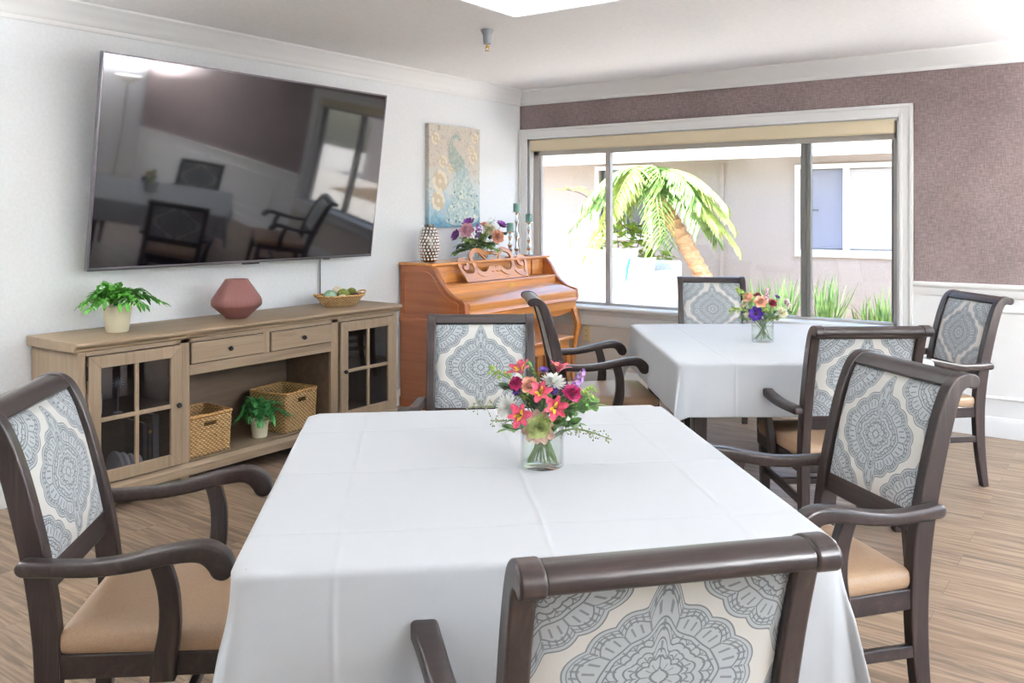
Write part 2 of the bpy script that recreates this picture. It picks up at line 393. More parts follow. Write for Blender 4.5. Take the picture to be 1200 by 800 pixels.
# ceiling lights
M['panel'] = mat('light_diffuser', (1,1,1,1), .6, emit=(.98,.99,1,1), estr=.8)
def ceil_light(x0, y0, x1, y1, label):
    t = thing('ceiling_light', label, 'ceiling light', ((x0+x1)/2,(y0+y1)/2,ZC), 0, 'flat square ceiling light panels')
    w, h = (x1-x0)/2, (y1-y0)/2; b = MB()
    for a in ((-w,-h,-w+.012,h),(w-.012,-h,w,h),(-w,-h,w,-h+.012),(-w,h-.012,w,h)): b.box((a[0],a[1],-.008),(a[2],a[3],-.0005))
    b.build('frame', M['trim'], t); b = MB(); b.box((-w+.012,-h+.012,-.005),(w-.012,h-.012,-.001)); b.build('diffuser', M['panel'], t, smooth=0)
ceil_light(1.60, -3.53, 2.82, -2.31, 'glowing square ceiling light panel near the ceiling sprinkler')
ceil_light(1.60, -7.2, 2.82, -5.98, 'added unseen fill light panel behind the camera on the television side')  # this and the next two panels are added out of view as fill
ceil_light(4.6, -7.2, 5.82, -5.98, 'added unseen fill light panel at the end of the room by the added window')
ceil_light(4.6, -3.53, 5.82, -2.31, 'added unseen fill light panel over the wainscot side of the room')

# torchiere lamps added out of view to brighten the ceiling
lampm = mat('added_uplight_metal', srgb(120,105,85), .35, .8)
def uplight(x, y, label, power):
    t = thing('added_uplight', label, 'lamp', (x,y,0), 0, 'torchiere lamps added unseen to brighten the room')
    b = MB(); b.lathe([(0,0),(.14,0),(.14,.015),(.03,.03),(0,.03)], 32); b.build('base', lampm, t)
    b = MB(); b.lathe([(0,.02),(.012,.02),(.012,1.66),(0,1.66)], 16); b.build('pole', lampm, t)
    b = MB(); b.lathe([(.012,1.64),(.05,1.66),(.13,1.72),(.165,1.77),(.16,1.772),(.12,1.725),(.04,1.675),(.012,1.67)], 40); b.build('uplight_shade', mat('added_uplight_glass', srgb(235,230,220), .4), t)
    b = MB(); b.lathe([(0,1.725),(.10,1.725),(.10,1.732),(0,1.735)], 32); b.build('bulb', mat('added_uplight_glow', (1,1,1,1), .5, emit=(.93,.97,1,1), estr=power), t)
uplight(5.95,-.50,'torchiere lamp added unseen in the corner at the end of the wainscot wall',4000)
uplight(6.0,-4.9,'torchiere lamp added unseen beside the added window',1300)
uplight(.6,-5.7,'torchiere lamp added unseen on the television side of the room, past the console',520)
# sprinkler
t = thing('fire_sprinkler', 'small grey fire sprinkler head hanging from the white ceiling', 'sprinkler', (1.29,-2.14,ZC-.001))
b = MB(); b.lathe([(.036,0),(.036,-.006),(.024,-.03),(.022,-.075),(.019,-.08),(0,-.08)][::-1], 20); b.build('escutcheon', mat('sprinkler_grey', srgb(140,145,148), .4, .3), t)
b = MB(); b.tube([(0,0,-.08),(0,0,-.1)], .006, 8); b.tube([(-.01,0,-.09),(-.012,0,-.105),(0,0,-.118),(.012,0,-.105),(.01,0,-.09)], .0022, 6); b.lathe([(0,-.12),(.014,-.119),(.014,-.117),(0,-.116)], 12); b.build('nozzle', M['brass'], t)

# ------------------------------------------------------------------ chairs
PC = [(-.272,0),(-.255,.12),(-.243,.25),(-.240,.38),(-.247,.48),(-.262,.58),(-.283,.68),(-.308,.78),(-.330,.85),(-.348,.893),(-.366,.912),(-.386,.918),(-.404,.914)]
PH = [.016,.020,.024,.027,.028,.027,.026,.025,.0235,.021,.0195,.0185,.0185]
def ycurve(z):
    for i in range(len(PC)-1):
        if PC[i][1] <= z <= PC[i+1][1]:
            t = (z-PC[i][1])/(PC[i+1][1]-PC[i][1]); return lerp(PC[i][0], PC[i+1][0], t)
    return PC[0][0]
def post_outline(i0=0, shrink=0., n=5):
    pts = catmull([(y, z, h) for (y, z), h in list(zip(PC, PH))[i0:]], n)
    L = []; Rr = []
    for i, p in enumerate(pts):
        q = pts[min(i+1, len(pts)-1)]-pts[max(i-1, 0)]; d = Vector((q[0], q[1])).normalized(); nn = Vector((-d[1], d[0])); h = p[2]-shrink
        L.append((p[0]+nn[0]*h, p[1]+nn[1]*h)); Rr.append((p[0]-nn[0]*h, p[1]-nn[1]*h))
    q = pts[-1]-pts[-2]; a0 = math.atan2(q[1], q[0]); e = pts[-1]; h = e[2]-shrink
    cap = [(e[0]+h*math.cos(a0+PI/2-PI*k/8), e[1]+h*math.sin(a0+PI/2-PI*k/8)) for k in range(1, 8)]
    return L+cap+Rr[::-1]
def rsec(w, h, r, n=3):
    out = []
    for cx, cy, a in ((w/2-r,h/2-r,0),(-w/2+r,h/2-r,PI/2),(-w/2+r,-h/2+r,PI),(w/2-r,-h/2+r,1.5*PI)):
        for k in range(n+1): out.append((cx+r*math.cos(a+PI/2*k/n), cy+r*math.sin(a+PI/2*k/n)))
    return out
def sweep_arm(b, pts, ws, hs, r=.009):
    """pts along arm; section width horizontal, height perpendicular in the vertical plane"""
    P = catmull([tuple(p) for p in pts], 5); W = catmull([(w, h, 0) for w, h in zip(ws, hs)], 5); rings = []
    for i, p in enumerate(P):
        t = (P[min(i+1,len(P)-1)]-P[max(i-1,0)]).normalized(); side = t.cross(Vector((0,0,1))).normalized(); up = side.cross(t).normalized()
        w, h = W[i][0], W[i][1]; rings.append([p+side*a+up*c for a, c in rsec(w, h, min(r, h*.4))])
    # rounded ends
    def endcap(p, t, side, up, w, h, sgn):
        out = []
        for k in (1, 2, 3, 4, 5):
            a = PI/2*k/5.3; out.append([p+t*sgn*math.sin(a)*h*.5+side*(x*(.7+.3*math.cos(a)))+up*(c*math.cos(a)) for x, c in rsec(w, h, min(r, h*.4))])
        return out
    t0 = (P[1]-P[0]).normalized(); s0 = t0.cross(Vector((0,0,1))).normalized(); u0 = s0.cross(t0)
    t1 = (P[-1]-P[-2]).normalized(); s1 = t1.cross(Vector((0,0,1))).normalized(); u1 = s1.cross(t1)
    rings = endcap(P[0], t0, s0, u0, W[0][0], W[0][1], -1)[::-1]+rings+endcap(P[-1], t1, s1, u1, W[-1][0], W[-1][1], 1)
    b.rings(rings)

def make_chair(label):
    t = thing('dining_armchair', label, 'chair', (0,0,0), 0, 'dark wood armchairs around the two white tables')
    out = post_outline(); hw = .2185
    for s in (-1, 1):
        b = MB(); x0, x1 = s*hw, s*(hw-.036); b.prism(out, 'x', min(x0,x1), max(x0,x1)); b.build('rear_leg', M['chairwood'], t, smooth=28, bevel=.0045, seg=3)
    # crest rail
    b = MB(); b.prism(post_outline(9, .003), 'x', -.1835, .1835); b.build('crest_rail', M['chairwood_y'], t, smooth=28, bevel=.002)
    # back lower rail
    b = MB(); b.prism([(ycurve(.522)-.012,.522),(ycurve(.578)-.012,.578),(ycurve(.578)+.012,.578),(ycurve(.522)+.012,.522)], 'x', -.1835, .1835); b.build('back_rail', M['chairwood_y'], t, bevel=.003)
    # upholstered back panel
    nx, nz = 14, 14; w = .183; z0, z1 = .573, .896
    b = MB(); uv = []
    def pt(i, j, side):
        u = -1+2*i/nx; v = j/nz; z = lerp(z0, z1, v); e = (1-abs(u)**6)*(1-abs(2*v-1)**6)
        y = ycurve(z)+side*(.009+.011*e**.5+.004*(1-u*u)*(1-(2*v-1)**2)); return (u*w, y, z)
    vs = [pt(i, j, 1) for j in range(nz+1) for i in range(nx+1)]+[pt(i, j, -1) for j in range(nz+1) for i in range(nx+1)]
    N = (nx+1)*(nz+1); fs = []
    for j in range(nz):
        for i in range(nx):
            a = j*(nx+1)+i; fs.append((a+1, a, a+nx+1, a+nx+2)); fs.append((N+a, N+a+1, N+a+nx+2, N+a+nx+1))
    ring = [i for i in range(nx+1)]+[j*(nx+1)+nx for j in range(1,nz+1)]+[nz*(nx+1)+i for i in range(nx-1,-1,-1)]+[j*(nx+1) for j in range(nz-1,0,-1)]
    for k in range(len(ring)):
        a, c = ring[k], ring[(k+1) % len(ring)]; fs.append((a, c, N+c, N+a))
    b.add(vs, fs); zm = (z0+z1)/2
    b.uv = [(v[0], (v[2]-zm)*1.03) for v in vs]
    b.build('backrest', M['damask'], t, smooth=50)
    # seat frame
    def trap(f, r, y0, y1, z0, z1, bb):
        bb.add([(-r,y0,z0),(r,y0,z0),(f,y1,z0),(-f,y1,z0),(-r,y0,z1),(r,y0,z1),(f,y1,z1),(-f,y1,z1)], [(0,3,2,1),(4,5,6,7),(0,1,5,4),(1,2,6,5),(2,3,7,6),(3,0,4,7)])
    b = MB(); trap(.236, .213, -.235, .212, .345, .398, b); b.build('seat_frame', M['chairwood_y'], t, bevel=.004)
    # cushion
    b = MB(); rings = []
    def cush(scale, z, k):
        r = .035; pts = []
        f, bk, y0, y1 = .238*scale, .208*scale, -.222*scale, .222+.006*(scale>.9)
        y1 = .222*scale
        cs = [(f, y1), (-f, y1), (-bk, y0), (bk, y0)]
        n = 6
        for q in range(4):
            p = Vector(cs[q]); a = Vector(cs[q-1]); c = Vector(cs[(q+1) % 4]); rr = r*(1 if q < 2 else .5)
            A = p+(a-p).normalized()*rr; C = p+(c-p).normalized()*rr
            for i in range(n+1):
                tt = i/n; w_ = (1-tt)**2*A+2*tt*(1-tt)*p+tt*tt*C; pts.append((w_[0], w_[1], z))
        return pts
    for sc, z in ((.985,.397),(1.0,.404),(1.012,.415),(1.012,.426),(1.0,.437),(.97,.4445),(.9,.449),(.75,.4525),(.5,.4555),(.2,.457)): rings.append(cush(sc, z, 0))
    b.rings(rings); b.build('seat', M['vinyl'], t, smooth=60)
    # front legs, arms
    for s in (-1, 1):
        b = MB(); rings = []
        for z, h, dx, dy in ((0,.0155,.0,.004),(.12,.0175,0,.002),(.345,.0215,0,0)):
            cx, cy = s*.212+dx*s, .188+dy; rings.append([(cx-h,cy-h,z),(cx+h,cy-h,z),(cx+h,cy+h,z),(cx-h,cy+h,z)])
        b.rings(rings); b.build('front_leg', M['chairwood'], t, bevel=.004)
        b = MB(); sweep_arm(b, [(s*.235,-.274,.600),(s*.243,-.22,.599),(s*.254,-.13,.600),(s*.264,-.05,.611),(s*.271,.03,.628),(s*.275,.085,.634),(s*.275,.112,.627),(s*.275,.130,.612),(s*.275,.138,.598)],
                            [.040,.040,.042,.044,.046,.048,.048,.048,.047], [.034,.032,.032,.034,.036,.040,.046,.050,.050])
        b.build('armrest', M['chairwood_y'], t, smooth=40)
        b = MB(); P = catmull([(s*.238,.006,.345),(s*.241,.012,.40),(s*.249,.024,.47),(s*.259,.022,.55),(s*.265,.004,.618)], 4); rings = []
        for i, p in enumerate(P):
            k = i/(len(P)-1); hy = lerp(.027,.021,min(1,k*1.6)); hx = .014; rings.append([(p[0]-hx,p[1]-hy,p[2]),(p[0]+hx,p[1]-hy,p[2]),(p[0]+hx,p[1]+hy,p[2]),(p[0]-hx,p[1]+hy,p[2])])
        b.rings(rings); b.build('arm_support', M['chairwood'], t, smooth=30, bevel=.004)
        b = MB(); trapb = [(-.232,.222),(.19,.222),(.19,.254),(-.232,.254)]
        b.prism(trapb, 'x', s*.206-.009, s*.206+.009); b.build('stretcher', M['chairwood_y'], t, bevel=.003)
    b = MB(); b.box((-.2,.02,.225),(.2,.04,.251)); b.build('stretcher', M['chairwood_y'], t, bevel=.003)
    return t
CH = [ # x, y, deg, label
 (2.350,-4.722,-46.9,'armchair nearest the media console, both arms and its broad tan seat in view'),
 (3.460,-4.690, 48.2,'armchair cut off by the bottom of the photo, its crest rail across the near cloth'),
 (3.453,-3.620,140.1,'armchair at the near table with its whole medallion back in view, tan seat below'),
 (2.256,-3.439,-142.,'armchair across the near table facing the camera, behind the large bouquet'),
 (1.996,-2.058,-50.3,'armchair seen from the side between the piano bench and the far table'),
 (3.189,-2.287, 37.4,'armchair pushed up to the far table, seen from behind'),
 (2.136,-0.908,-149.6,'armchair in front of the window facing the camera across the far table'),
 (3.268,-1.157,133.0,'armchair beside the white wainscot wall, turned toward the far table'),
]
c0 = make_chair(CH[0][3])
for i, (x, y, a, lb) in enumerate(CH):
    o = c0 if i == 0 else copy_tree(c0)
    o['label'] = lb; o.location = (x, y, 0); o.scale = (.985,)*3 if i == 1 else (1,)*3; o.rotation_euler = (0,0,math.radians(a))

# ------------------------------------------------------------------ tables and cloths
def make_table(loc, ang, hx, hy, label, top=.733):
    t = thing('dining_table', label, 'table', (loc[0],loc[1],0), ang, 'square dining tables')
    b = MB(); b.box((-hx,-hy,top-.03),(hx,hy,top)); b.build('tabletop', M['chairwood_y'], t, bevel=.012)
    b = MB()
    for s in (-1,1): b.box((-hx+.1,s*(hy-.1)-.012,top-.10),(hx-.1,s*(hy-.1)+.012,top-.03)); b.box((s*(hx-.1)-.012,-hy+.1,top-.10),(s*(hx-.1)+.012,hy-.1,top-.03))
    b.build('apron', M['chairwood_y'], t, bevel=.003)
    for sx in (-1,1):
        for sy in (-1,1):
            b = MB(); cx, cy = sx*(hx-.1), sy*(hy-.1); rings = []
            for z, h in ((0,.022),(top-.03,.032)): rings.append([(cx-h,cy-h,z),(cx+h,cy-h,z),(cx+h,cy+h,z),(cx-h,cy+h,z)])
            b.rings(rings); b.build('leg', M['chairwood'], t, bevel=.005)
def make_cloth(loc, ang, hx, hy, over, label, m, seed, z=.7345, flare=.07):
    rr = random.Random(seed); ph = [rr.uniform(0, 6.28) for _ in range(12)]
    def axis(h):
        a = [h*k/22 for k in range(-22, 23)]
        e = [.004,.009,.014,.019,.025,.035]+[.05+.0125*k*over/.25 for k in range(0, 19)]
        e = [q for q in e if q < over]+[over]
        return [-h-q for q in e[::-1]]+a+[h+q for q in e]
    X, Y = axis(hx), axis(hy); br = .010; cr = .035
    def pos(x, y):
        dx = max(0, abs(x)-(hx-cr)); dy = max(0, abs(y)-(hy-cr)); sx = 1 if x > 0 else -1; sy = 1 if y > 0 else -1
        if dx == 0 and dy == 0: return (x, y, z)
        # rounded corner: distance beyond the outline
        d0 = math.hypot(dx, dy); ux, uy = dx/d0, dy/d0
        # for straight edges cr is simply extra flat width
        d = d0-cr
        if d <= 0: return (x, y, z)
        cornerness = (2*min(ux, uy)/(ux+uy)) if d0 > 0 else 0
        phi = math.atan2(uy, ux)
        px, py = sx*(min(abs(x), hx-cr)+cr*ux), sy*(min(abs(y), hy-cr)+cr*uy)
        arc = br*PI/2
        if d < arc: a = d/br; off, dz = br*math.sin(a), br*(1-math.cos(a)); dd = 0
        else: off, dz = br, br; dd = d-arc
        k = min(1, dd/.12)
        # waves along the edges
        s = (x*1.0 if uy > ux else y*1.0)+sx*3.1+sy*1.7
        wv = (math.sin(s*9+ph[0])*.35+math.sin(s*17+ph[1]+sx)*.35+math.sin(s*31+ph[2])*.12)*(1-cornerness)
        edge = flare+.05*wv
        # corner: pleated ear
        c = math.sin(2*phi)
        ear = .17*c**2+.07*math.cos(6*phi+PI)*c
        tan_s = .16*math.sin(4*phi)*c
        fl = lerp(edge, ear+flare, min(1, cornerness*1.6))
        fl = max(.02, fl)
        ho = dd*fl*(.35+.65*k); vz = dd*math.sqrt(max(.05, 1-fl*fl))
        nx, ny = sx*ux, sy*uy; tx, ty = -sy*uy*1, sx*ux
        tx, ty = -uy*sx, ux*sy
        return (px+nx*(off+ho)+tx*dd*tan_s*min(1, cornerness*2), py+ny*(off+ho)+ty*dd*tan_s*min(1, cornerness*2), z-dz-vz)
    b = MB(); nx = len(X); vs = [pos(x, y) for y in Y for x in X]
    fs = [(j*nx+i, j*nx+i+1, (j+1)*nx+i+1, (j+1)*nx+i) for j in range(len(Y)-1) for i in range(nx-1)]
    b.add(vs, fs); o = b.build('tablecloth', m, None, smooth=180)
    o.location = (loc[0], loc[1], 0); o.rotation_euler = (0,0,ang)
    sm = o.modifiers.new('solid', 'SOLIDIFY'); sm.thickness = .0012; sm.offset = 1
    tag(o, label, 'tablecloth', 'white tablecloths'); return o
TA = math.radians(42.5); TB = math.radians(37)
make_table((2.969,-4.239), TA, .54, .585, 'square dining table nearest the camera under a white tablecloth')
make_cloth((2.969,-4.239), TA, .545, .592, .27, 'white tablecloth with ironed creases on the near table, large bouquet on it', cloth_mat('white_cloth_near', [-.375,.015,.40], [.36,-.03,-.42], srgb(189,192,196)), 3, flare=.05)
make_table((2.741,-1.856), TB, .525, .62, 'square dining table by the window under a white tablecloth')
make_cloth((2.741,-1.856), TB, .53, .625, .225, 'white tablecloth on the far table by the window, small bouquet on it', cloth_mat('white_cloth_far', [-.3,.3], [.3,-.3], srgb(196,200,205)), 11, z=.7345, flare=.03)

# ------------------------------------------------------------------ media console
CX = .44                                   # front plane
t = thing('media_console', 'long greige wooden media console with two glass doors and two drawers under the television', 'cabinet', (.0,-2.98,0))
def L(y): return y+2.98
Y0, Y1 = -3.99, -1.965
b = MB()
# carcass: sides, back, dividers, shelves, bottom, face frame
b.box((.02,L(Y0),.02),(.42,L(Y0)+.02,.735),1); b.box((.02,L(Y1)-.02,.02),(.42,L(Y1),.735),1)
b.box((.02,L(Y0)+.02,.10),(.03,L(Y1)-.02,.735),2)
for y in (-3.47, -2.49): b.box((.03,L(y)-.01,.10),(.42,L(y)+.01,.735),2)
b.box((.03,L(Y0)+.02,.095),(.42,L(Y1)-.02,.13),0)
b.box((.03,L(-3.46),.565),(.42,L(-2.50),.585),2)
for a, c in ((-3.97,-3.48),(-2.48,-1.985)): b.box((.03,L(a),.405),(.40,L(c),.42),2)
# face frame: stiles and rails
for a, c in ((Y0,-3.955),(-3.487,-3.436),(-2.513,-2.457),(-2.0,Y1)): b.box((.42,L(a),.02),(CX,L(c),.735),1)
b.box((.42,L(-3.955),.715),(CX,L(-2.0),.735)); b.box((.42,L(-3.436),.553),(CX,L(-2.513),.605)); b.box((.42,L(-2.995),.605),(CX,L(-2.951),.715),1)
b.box((.42,L(-3.955),.095),(CX,L(-2.0),.128))
b.build('carcass', [M['cab'], M['cab_v'], M['cab_d']], t, bevel=.0015)
b = MB()   # top with moulded edge
b.prism([(.0+.02,.782),(.45,.782),(.468,.776),(.470,.766),(.462,.756),(.452,.752),(.448,.738),(.44,.734),(.02,.734)], 'y', L(Y0)-.022, L(Y1)+.022)
b.build('console_top', M['cab'], t, bevel=.004)
b = MB()   # plinth with a long low arch
n = 24; pts = [(L(Y0)-.008,.012),(L(Y0)+.10,.012)]
for k in range(n+1):
    u = k/n; y = lerp(L(Y0)+.13, L(Y1)-.13, u); e = min(1, min(u, 1-u)*14); pts.append((y, .012+.055*math.sin(e*PI/2)))
pts += [(L(Y1)-.10,.012),(L(Y1)+.008,.012),(L(Y1)+.008,.10),(L(Y0)-.008,.10)]
b.prism(pts, 'x', .43, .458); b.box((.02,L(Y0)-.008,.0),(.43,L(Y0)+.012,.10)); b.box((.02,L(Y1)-.012,.0),(.43,L(Y1)+.008,.10))
b.box((.41,L(Y0)-.008,0),(.458,L(Y0)+.1,.013)); b.box((.41,L(Y1)-.1,0),(.458,L(Y1)+.008,.013))
b.prism([(.43,.10),(.462,.10),(.462,.108),(.452,.118),(.445,.128),(.43,.128)], 'y', L(Y0)-.01, L(Y1)+.01)
b.build('plinth', M['cab'], t, bevel=.002)
def knob(parent, y, z, x=.452):
    b = MB(); R = Matrix.Rotation(PI/2, 3, 'Y'); b.lathe([(.0,.026),(.009,.025),(.0125,.020),(.0125,.015),(.006,.010),(.005,0),(0,0)][::-1], 16, (x, y, z), 0, R); b.build('knob', M['black'], parent)
for a, c in ((-3.43,-3.0),(-2.946,-2.519)):
    b = MB(); b.box((.40,L(a),.609),(.451,L(c),.711)); d = b.build('drawer', M['cab'], t, bevel=.004); b = MB(); b.box((.4395,L(a)-.005,.605),(.4415,L(c)+.005,.715)); b.build('shadow_gap', M['gap'], d, smooth=0)
    knob(d, L((a+c)/2), .661)
for (a, c, side) in ((-3.95,-3.492,-1),(-2.452,-2.005,1)):
    w = .056; z0, z1 = .135, .712; b = MB(); y0, y1 = L(a), L(c); x0, x1 = .441, .460
    # mitred frame
    def fr(poly): b.prism(poly, 'x', x0, x1)
    fr([(y0,z0),(y1,z0),(y1-w,z0+w),(y0+w,z0+w)]); fr([(y0,z1),(y0+w,z1-w),(y1-w,z1-w),(y1,z1)]); fr([(y0,z0),(y0+w,z0+w),(y0+w,z1-w),(y0,z1)]); fr([(y1,z0),(y1,z1),(y1-w,z1-w),(y1-w,z0+w)])
    d = b.build('door', M['cab_v'], t, bevel=.0025)
    b = MB(); ym, zm = (y0+y1)/2, (z0+z1)/2; b.box((.445,ym-.010,z0+w),(.458,ym+.010,z1-w)); b.box((.445,y0+w,zm-.010),(.459,y1-w,zm+.010)); b.build('muntin', M['cab_v'], d, bevel=.003)
    b = MB(); b.box((.446,y0+w-.004,z0+w-.004),(.449,y1-w+.004,z1-w+.004)); b.build('glass', M['cabglass'], d, smooth=0)
    ky = y1-.022 if side < 0 else y0+.024; knob(d, ky, .425, .460)
    for zz in (.64, .20):
        hy = y0-.004 if side < 0 else y1+.004; b = MB(); b.tube([(.449,hy,zz-.032),(.449,hy,zz+.032)], .005, 8); b.build('hinge', M['black'], d)

# ------------------------------------------------------------------ television
tv = thing('television', 'huge flat black television tilted forward on the white wall above the console', 'television', (.10,-2.832,1.073))
TW, TH, TT = .952, 1.055, math.radians(8)
Rm = Matrix.Rotation(TT, 4, 'Y')
sc = mat('tv_screen', srgb(14,10,16), .06, spec=1.0, coat=.6, coatr=.03); 
b = MB()
def scr(u, v):
    bow = .012*(1-(2*u-1)**2)*.5+.012*(1-(2*v-1)**2)
    return tuple(Rm @ Vector((.022+bow*.9, lerp(-TW+.008, TW-.008, u), lerp(.012, TH-.008, v))))
b.grid(scr, 28, 18); b.build('screen', sc, tv, smooth=180)
b = MB()
for a in ((-TW,0,-TW+.009,TH),(TW-.009,0,TW,TH),(-TW+.009,0,TW-.009,.014),(-TW+.009,TH-.009,TW-.009,TH)): b.box((.0,a[0],a[1]),(.030,a[2],a[3]), 0, Rm)
b.build('bezel', mat('tv_bezel_metal', srgb(120,116,122), .3, .9), tv, bevel=.002)
b = MB(); b.box((-.006,-TW+.009,.01),(.012,TW-.009,TH-.01), 0, Rm); b.box((-.04,-.55,.12),(-.006,.55,.75), 0, Rm); b.build('back_housing', mat('tv_back_plastic', srgb(40,38,40), .5), tv, bevel=.006)
b = MB(); b.box((-.099,-.3,.25),(-.085,.3,.7)); b.box((-.086,-.2,.3),(-.0,-.16,.62)); b.box((-.086,.16,.3),(-.0,.2,.62)); b.build('wall_bracket', M['black'], tv)
b = MB(); b.box((.012,-.05,-.008),(.026,.06,.0), 0, Rm); b.build('sensor_bar', M['black'], tv); b = MB(); b.box((.012,.55,-.006),(.024,.6,.0), 0, Rm); b.build('power_button', M['black'], tv)
t = thing('cable_cover', 'slim white cable cover running down the wall below the television to the console', 'cable cover', (.0,-2.215,.5))
b = MB(); b.box((.001,-.011,.0),(.014,.011,.75)); b.build('channel', M['trim'], t, bevel=.002); b = MB(); b.tube([(.0175,-.004,-.0),(.0175,-.004,.74)], .0035, 8); b.build('cable', mat('cable_grey', srgb(80,82,86), .5), t)

# ------------------------------------------------------------------ peacock canvas
pm = mat('painted_canvas_ground', rough=.7); g = G(pm); v = g.coord(); s_ = g.new('ShaderNodeSeparateXYZ'); g.l.new(v, s_.inputs[0])
n1 = g.noise(v, 9, 5, .65, .5); n2 = g.noise(g.map(v, (1,1,1), loc=(3,1,2)), 24, 4, .6, 1.5)
zz = g.m('ADD', g.m('MULTIPLY', s_.outputs[2], 1.25), g.m('MULTIPLY', g.m('SUBTRACT', n1, .5), .55))
c = g.ramp(zz, [(.04, srgb(84,140,168)), (.14, srgb(150,188,204)), (.34, srgb(206,214,214)), (.62, srgb(208,200,188))])
c = g.mix(g.m('MULTIPLY', g.m('SUBTRACT', n2, .52, clamp=True), 5, clamp=True), c, srgb(168,156,140))
g.l.new(c, B(pm)['Base Color'])
art = thing('canvas_picture', 'canvas print of a teal peacock among cream flowers on the wall above the piano', 'picture', (.0,-.90,1.245))
b = MB(); b.box((.002,-.30,0),(.038,.30,.762)); b.build('canvas', pm, art, bevel=.002)
bm_ = speckle(mat('painted_peacock', rough=.7), srgb(140,158,156), srgb(190,194,180), 46, bump=0)
tm_ = speckle(mat('painted_peacock_tail', rough=.7), srgb(150,176,182), srgb(206,214,206), 40)
b = MB()   # coordinates measured as fractions across (0 left) and down (0 top) of the canvas
def A(fx, fy, x=.0395): return (x, -.30+.60*fx, .762*(1-fy))
neck = catmull([(.56,.085),(.49,.08),(.42,.12),(.37,.20),(.36,.30),(.42,.40),(.50,.44),(.56,.46),(.66,.40),(.66,.33),(.58,.27),(.48,.22),(.44,.17),(.47,.125),(.53,.115),(.57,.14),(.60,.13)] and [(p[0],p[1],0) for p in [(.56,.085),(.49,.08),(.42,.12),(.37,.20),(.36,.30),(.42,.40),(.52,.45),(.62,.42),(.68,.36),(.62,.29),(.52,.23),(.455,.18),(.48,.13),(.54,.12),(.58,.145),(.60,.12)]], 4)
def flat(b, pts, x, mi=0): b.prism([( -.30+.60*p[0], .762*(1-p[1])) for p in pts], 'x', .038, x, mi)
flat(b, neck, .0392); 
for a in (-.02, 0, .02): b.tube([A(.53+a,.09), A(.52+a*2.2,.05)], .0012, 5)
b.build('peacock', bm_, art, smooth=0)
tail = [(p[0],p[1],0) for p in [(.50,.40),(.66,.34),(.74,.42),(.82,.55),(.92,.68),(.98,.80),(.96,.93),(.80,.97),(.60,.98),(.42,.97),(.30,.92),(.38,.80),(.44,.66),(.47,.52)]]
b = MB(); flat(b, catmull(tail+[tail[0]], 5)[:-1], .0388); b.build('tail', tm_, art, smooth=0)
b = MB(); r9 = random.Random(4)
for k in range(46):
    fx, fy = r9.uniform(.34,.94), r9.uniform(.62,.95); q = .010*r9.uniform(.6,1.3)
    if fx < .44 and fy < .75: continue
    p = A(fx, fy, .0390); b.lathe([(q,0),(q*.6,.0008),(0,.001)], 10, p, 0 if k % 3 else 1, Matrix.Rotation(PI/2, 3, 'Y'))
b.build('tail_pattern', [mat('painted_eye_cream', srgb(226,226,205), .6), mat('painted_eye_teal', srgb(70,124,140), .6)], art, smooth=0)
fl = mat('painted_flower_cream', srgb(228,220,202), .7); fl2 = mat('painted_flower_shade', srgb(206,190,164), .7)
for fx, fy, R0 in ((.20,.55,.085),(.17,.74,.075),(.26,.36,.045),(.40,.42,.035),(.86,.30,.05),(.82,.22,.035),(.12,.14,.045),(.90,.10,.04)):
    b = MB()
    for ring, (rad, pr, k) in enumerate(((R0*.62,R0*.42,8),(R0*.33,R0*.32,6),(0,R0*.2,1))):
        for i in range(k):
            a = 2*PI*i/k+ring*.4; p = A(fx, fy, .0385+.0008*ring+.00005*i); y, z = p[1]+rad*math.cos(a), p[2]+rad*math.sin(a)
            y = max(-.30+pr, min(.30-pr, y)); b.lathe([(pr,0),(pr*.93,.0005),(0,.0007)], 12, (p[0], y, z), 1 if ring == 1 or (ring == 0 and i % 4 == 3) else 0, Matrix.Rotation(PI/2, 3, 'Y'))
    b.build('painted_flower', [fl, fl2], art, smooth=0)

# ------------------------------------------------------------------ piano
pn = thing('upright_piano', 'honey brown spinet piano with curved case and scrolled music desk below the canvas picture', 'piano', (0,-.76,0))
def P(y): return y+.76
def cheek(y0, y1, nm, m_):
    prof = [(.02,.0),(.30,.0),(.30,.62),(.34,.66),(.60,.66),(.605,.69),(.60,.745),(.585,.762),(.56,.766),(.52,.775),(.49,.79),(.45,.815),(.42,.842),(.395,.875),(.375,.91),(.352,.945),(.33,.97),(.308,.982),(.30,.988),(.02,.988)]
    b = MB(); b.prism(prof, 'y', y0, y1); return b.build(nm, m_, pn, smooth=30, bevel=.004)
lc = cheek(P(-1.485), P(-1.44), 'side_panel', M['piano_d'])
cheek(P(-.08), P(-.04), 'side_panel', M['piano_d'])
# raised moulding following the left side curve, and recessed field
b = MB(); cur = [(.055,.655),(.055,.945),(.27,.945),(.305,.93),(.335,.90),(.36,.862),(.39,.825),(.425,.795),(.47,.768),(.53,.748),(.545,.74),(.545,.695),(.54,.675),(.33,.66)]
b.tube([(x,P(-1.486),z) for x, z in cur+[cur[0]]], .0045, 6, 0); b.build('side_moulding', M['piano_d'], pn)
b = MB(); b.tube([(x+.012,P(-1.484),z+.004) for x, z in [(.295,.975),(.322,.965),(.345,.935),(.37,.90),(.392,.865),(.42,.833),(.45,.806),(.49,.78),(.52,.767),(.565,.757)]], .009, 8); b.build('edge_bead', M['piano_d'], pn)
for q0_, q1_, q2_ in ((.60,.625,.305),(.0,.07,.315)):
    b = MB(); b.box((.02,P(-1.494),q0_),(q2_,P(-1.484),q1_)); b.build('side_rail', M['piano_d'], pn, bevel=.002)
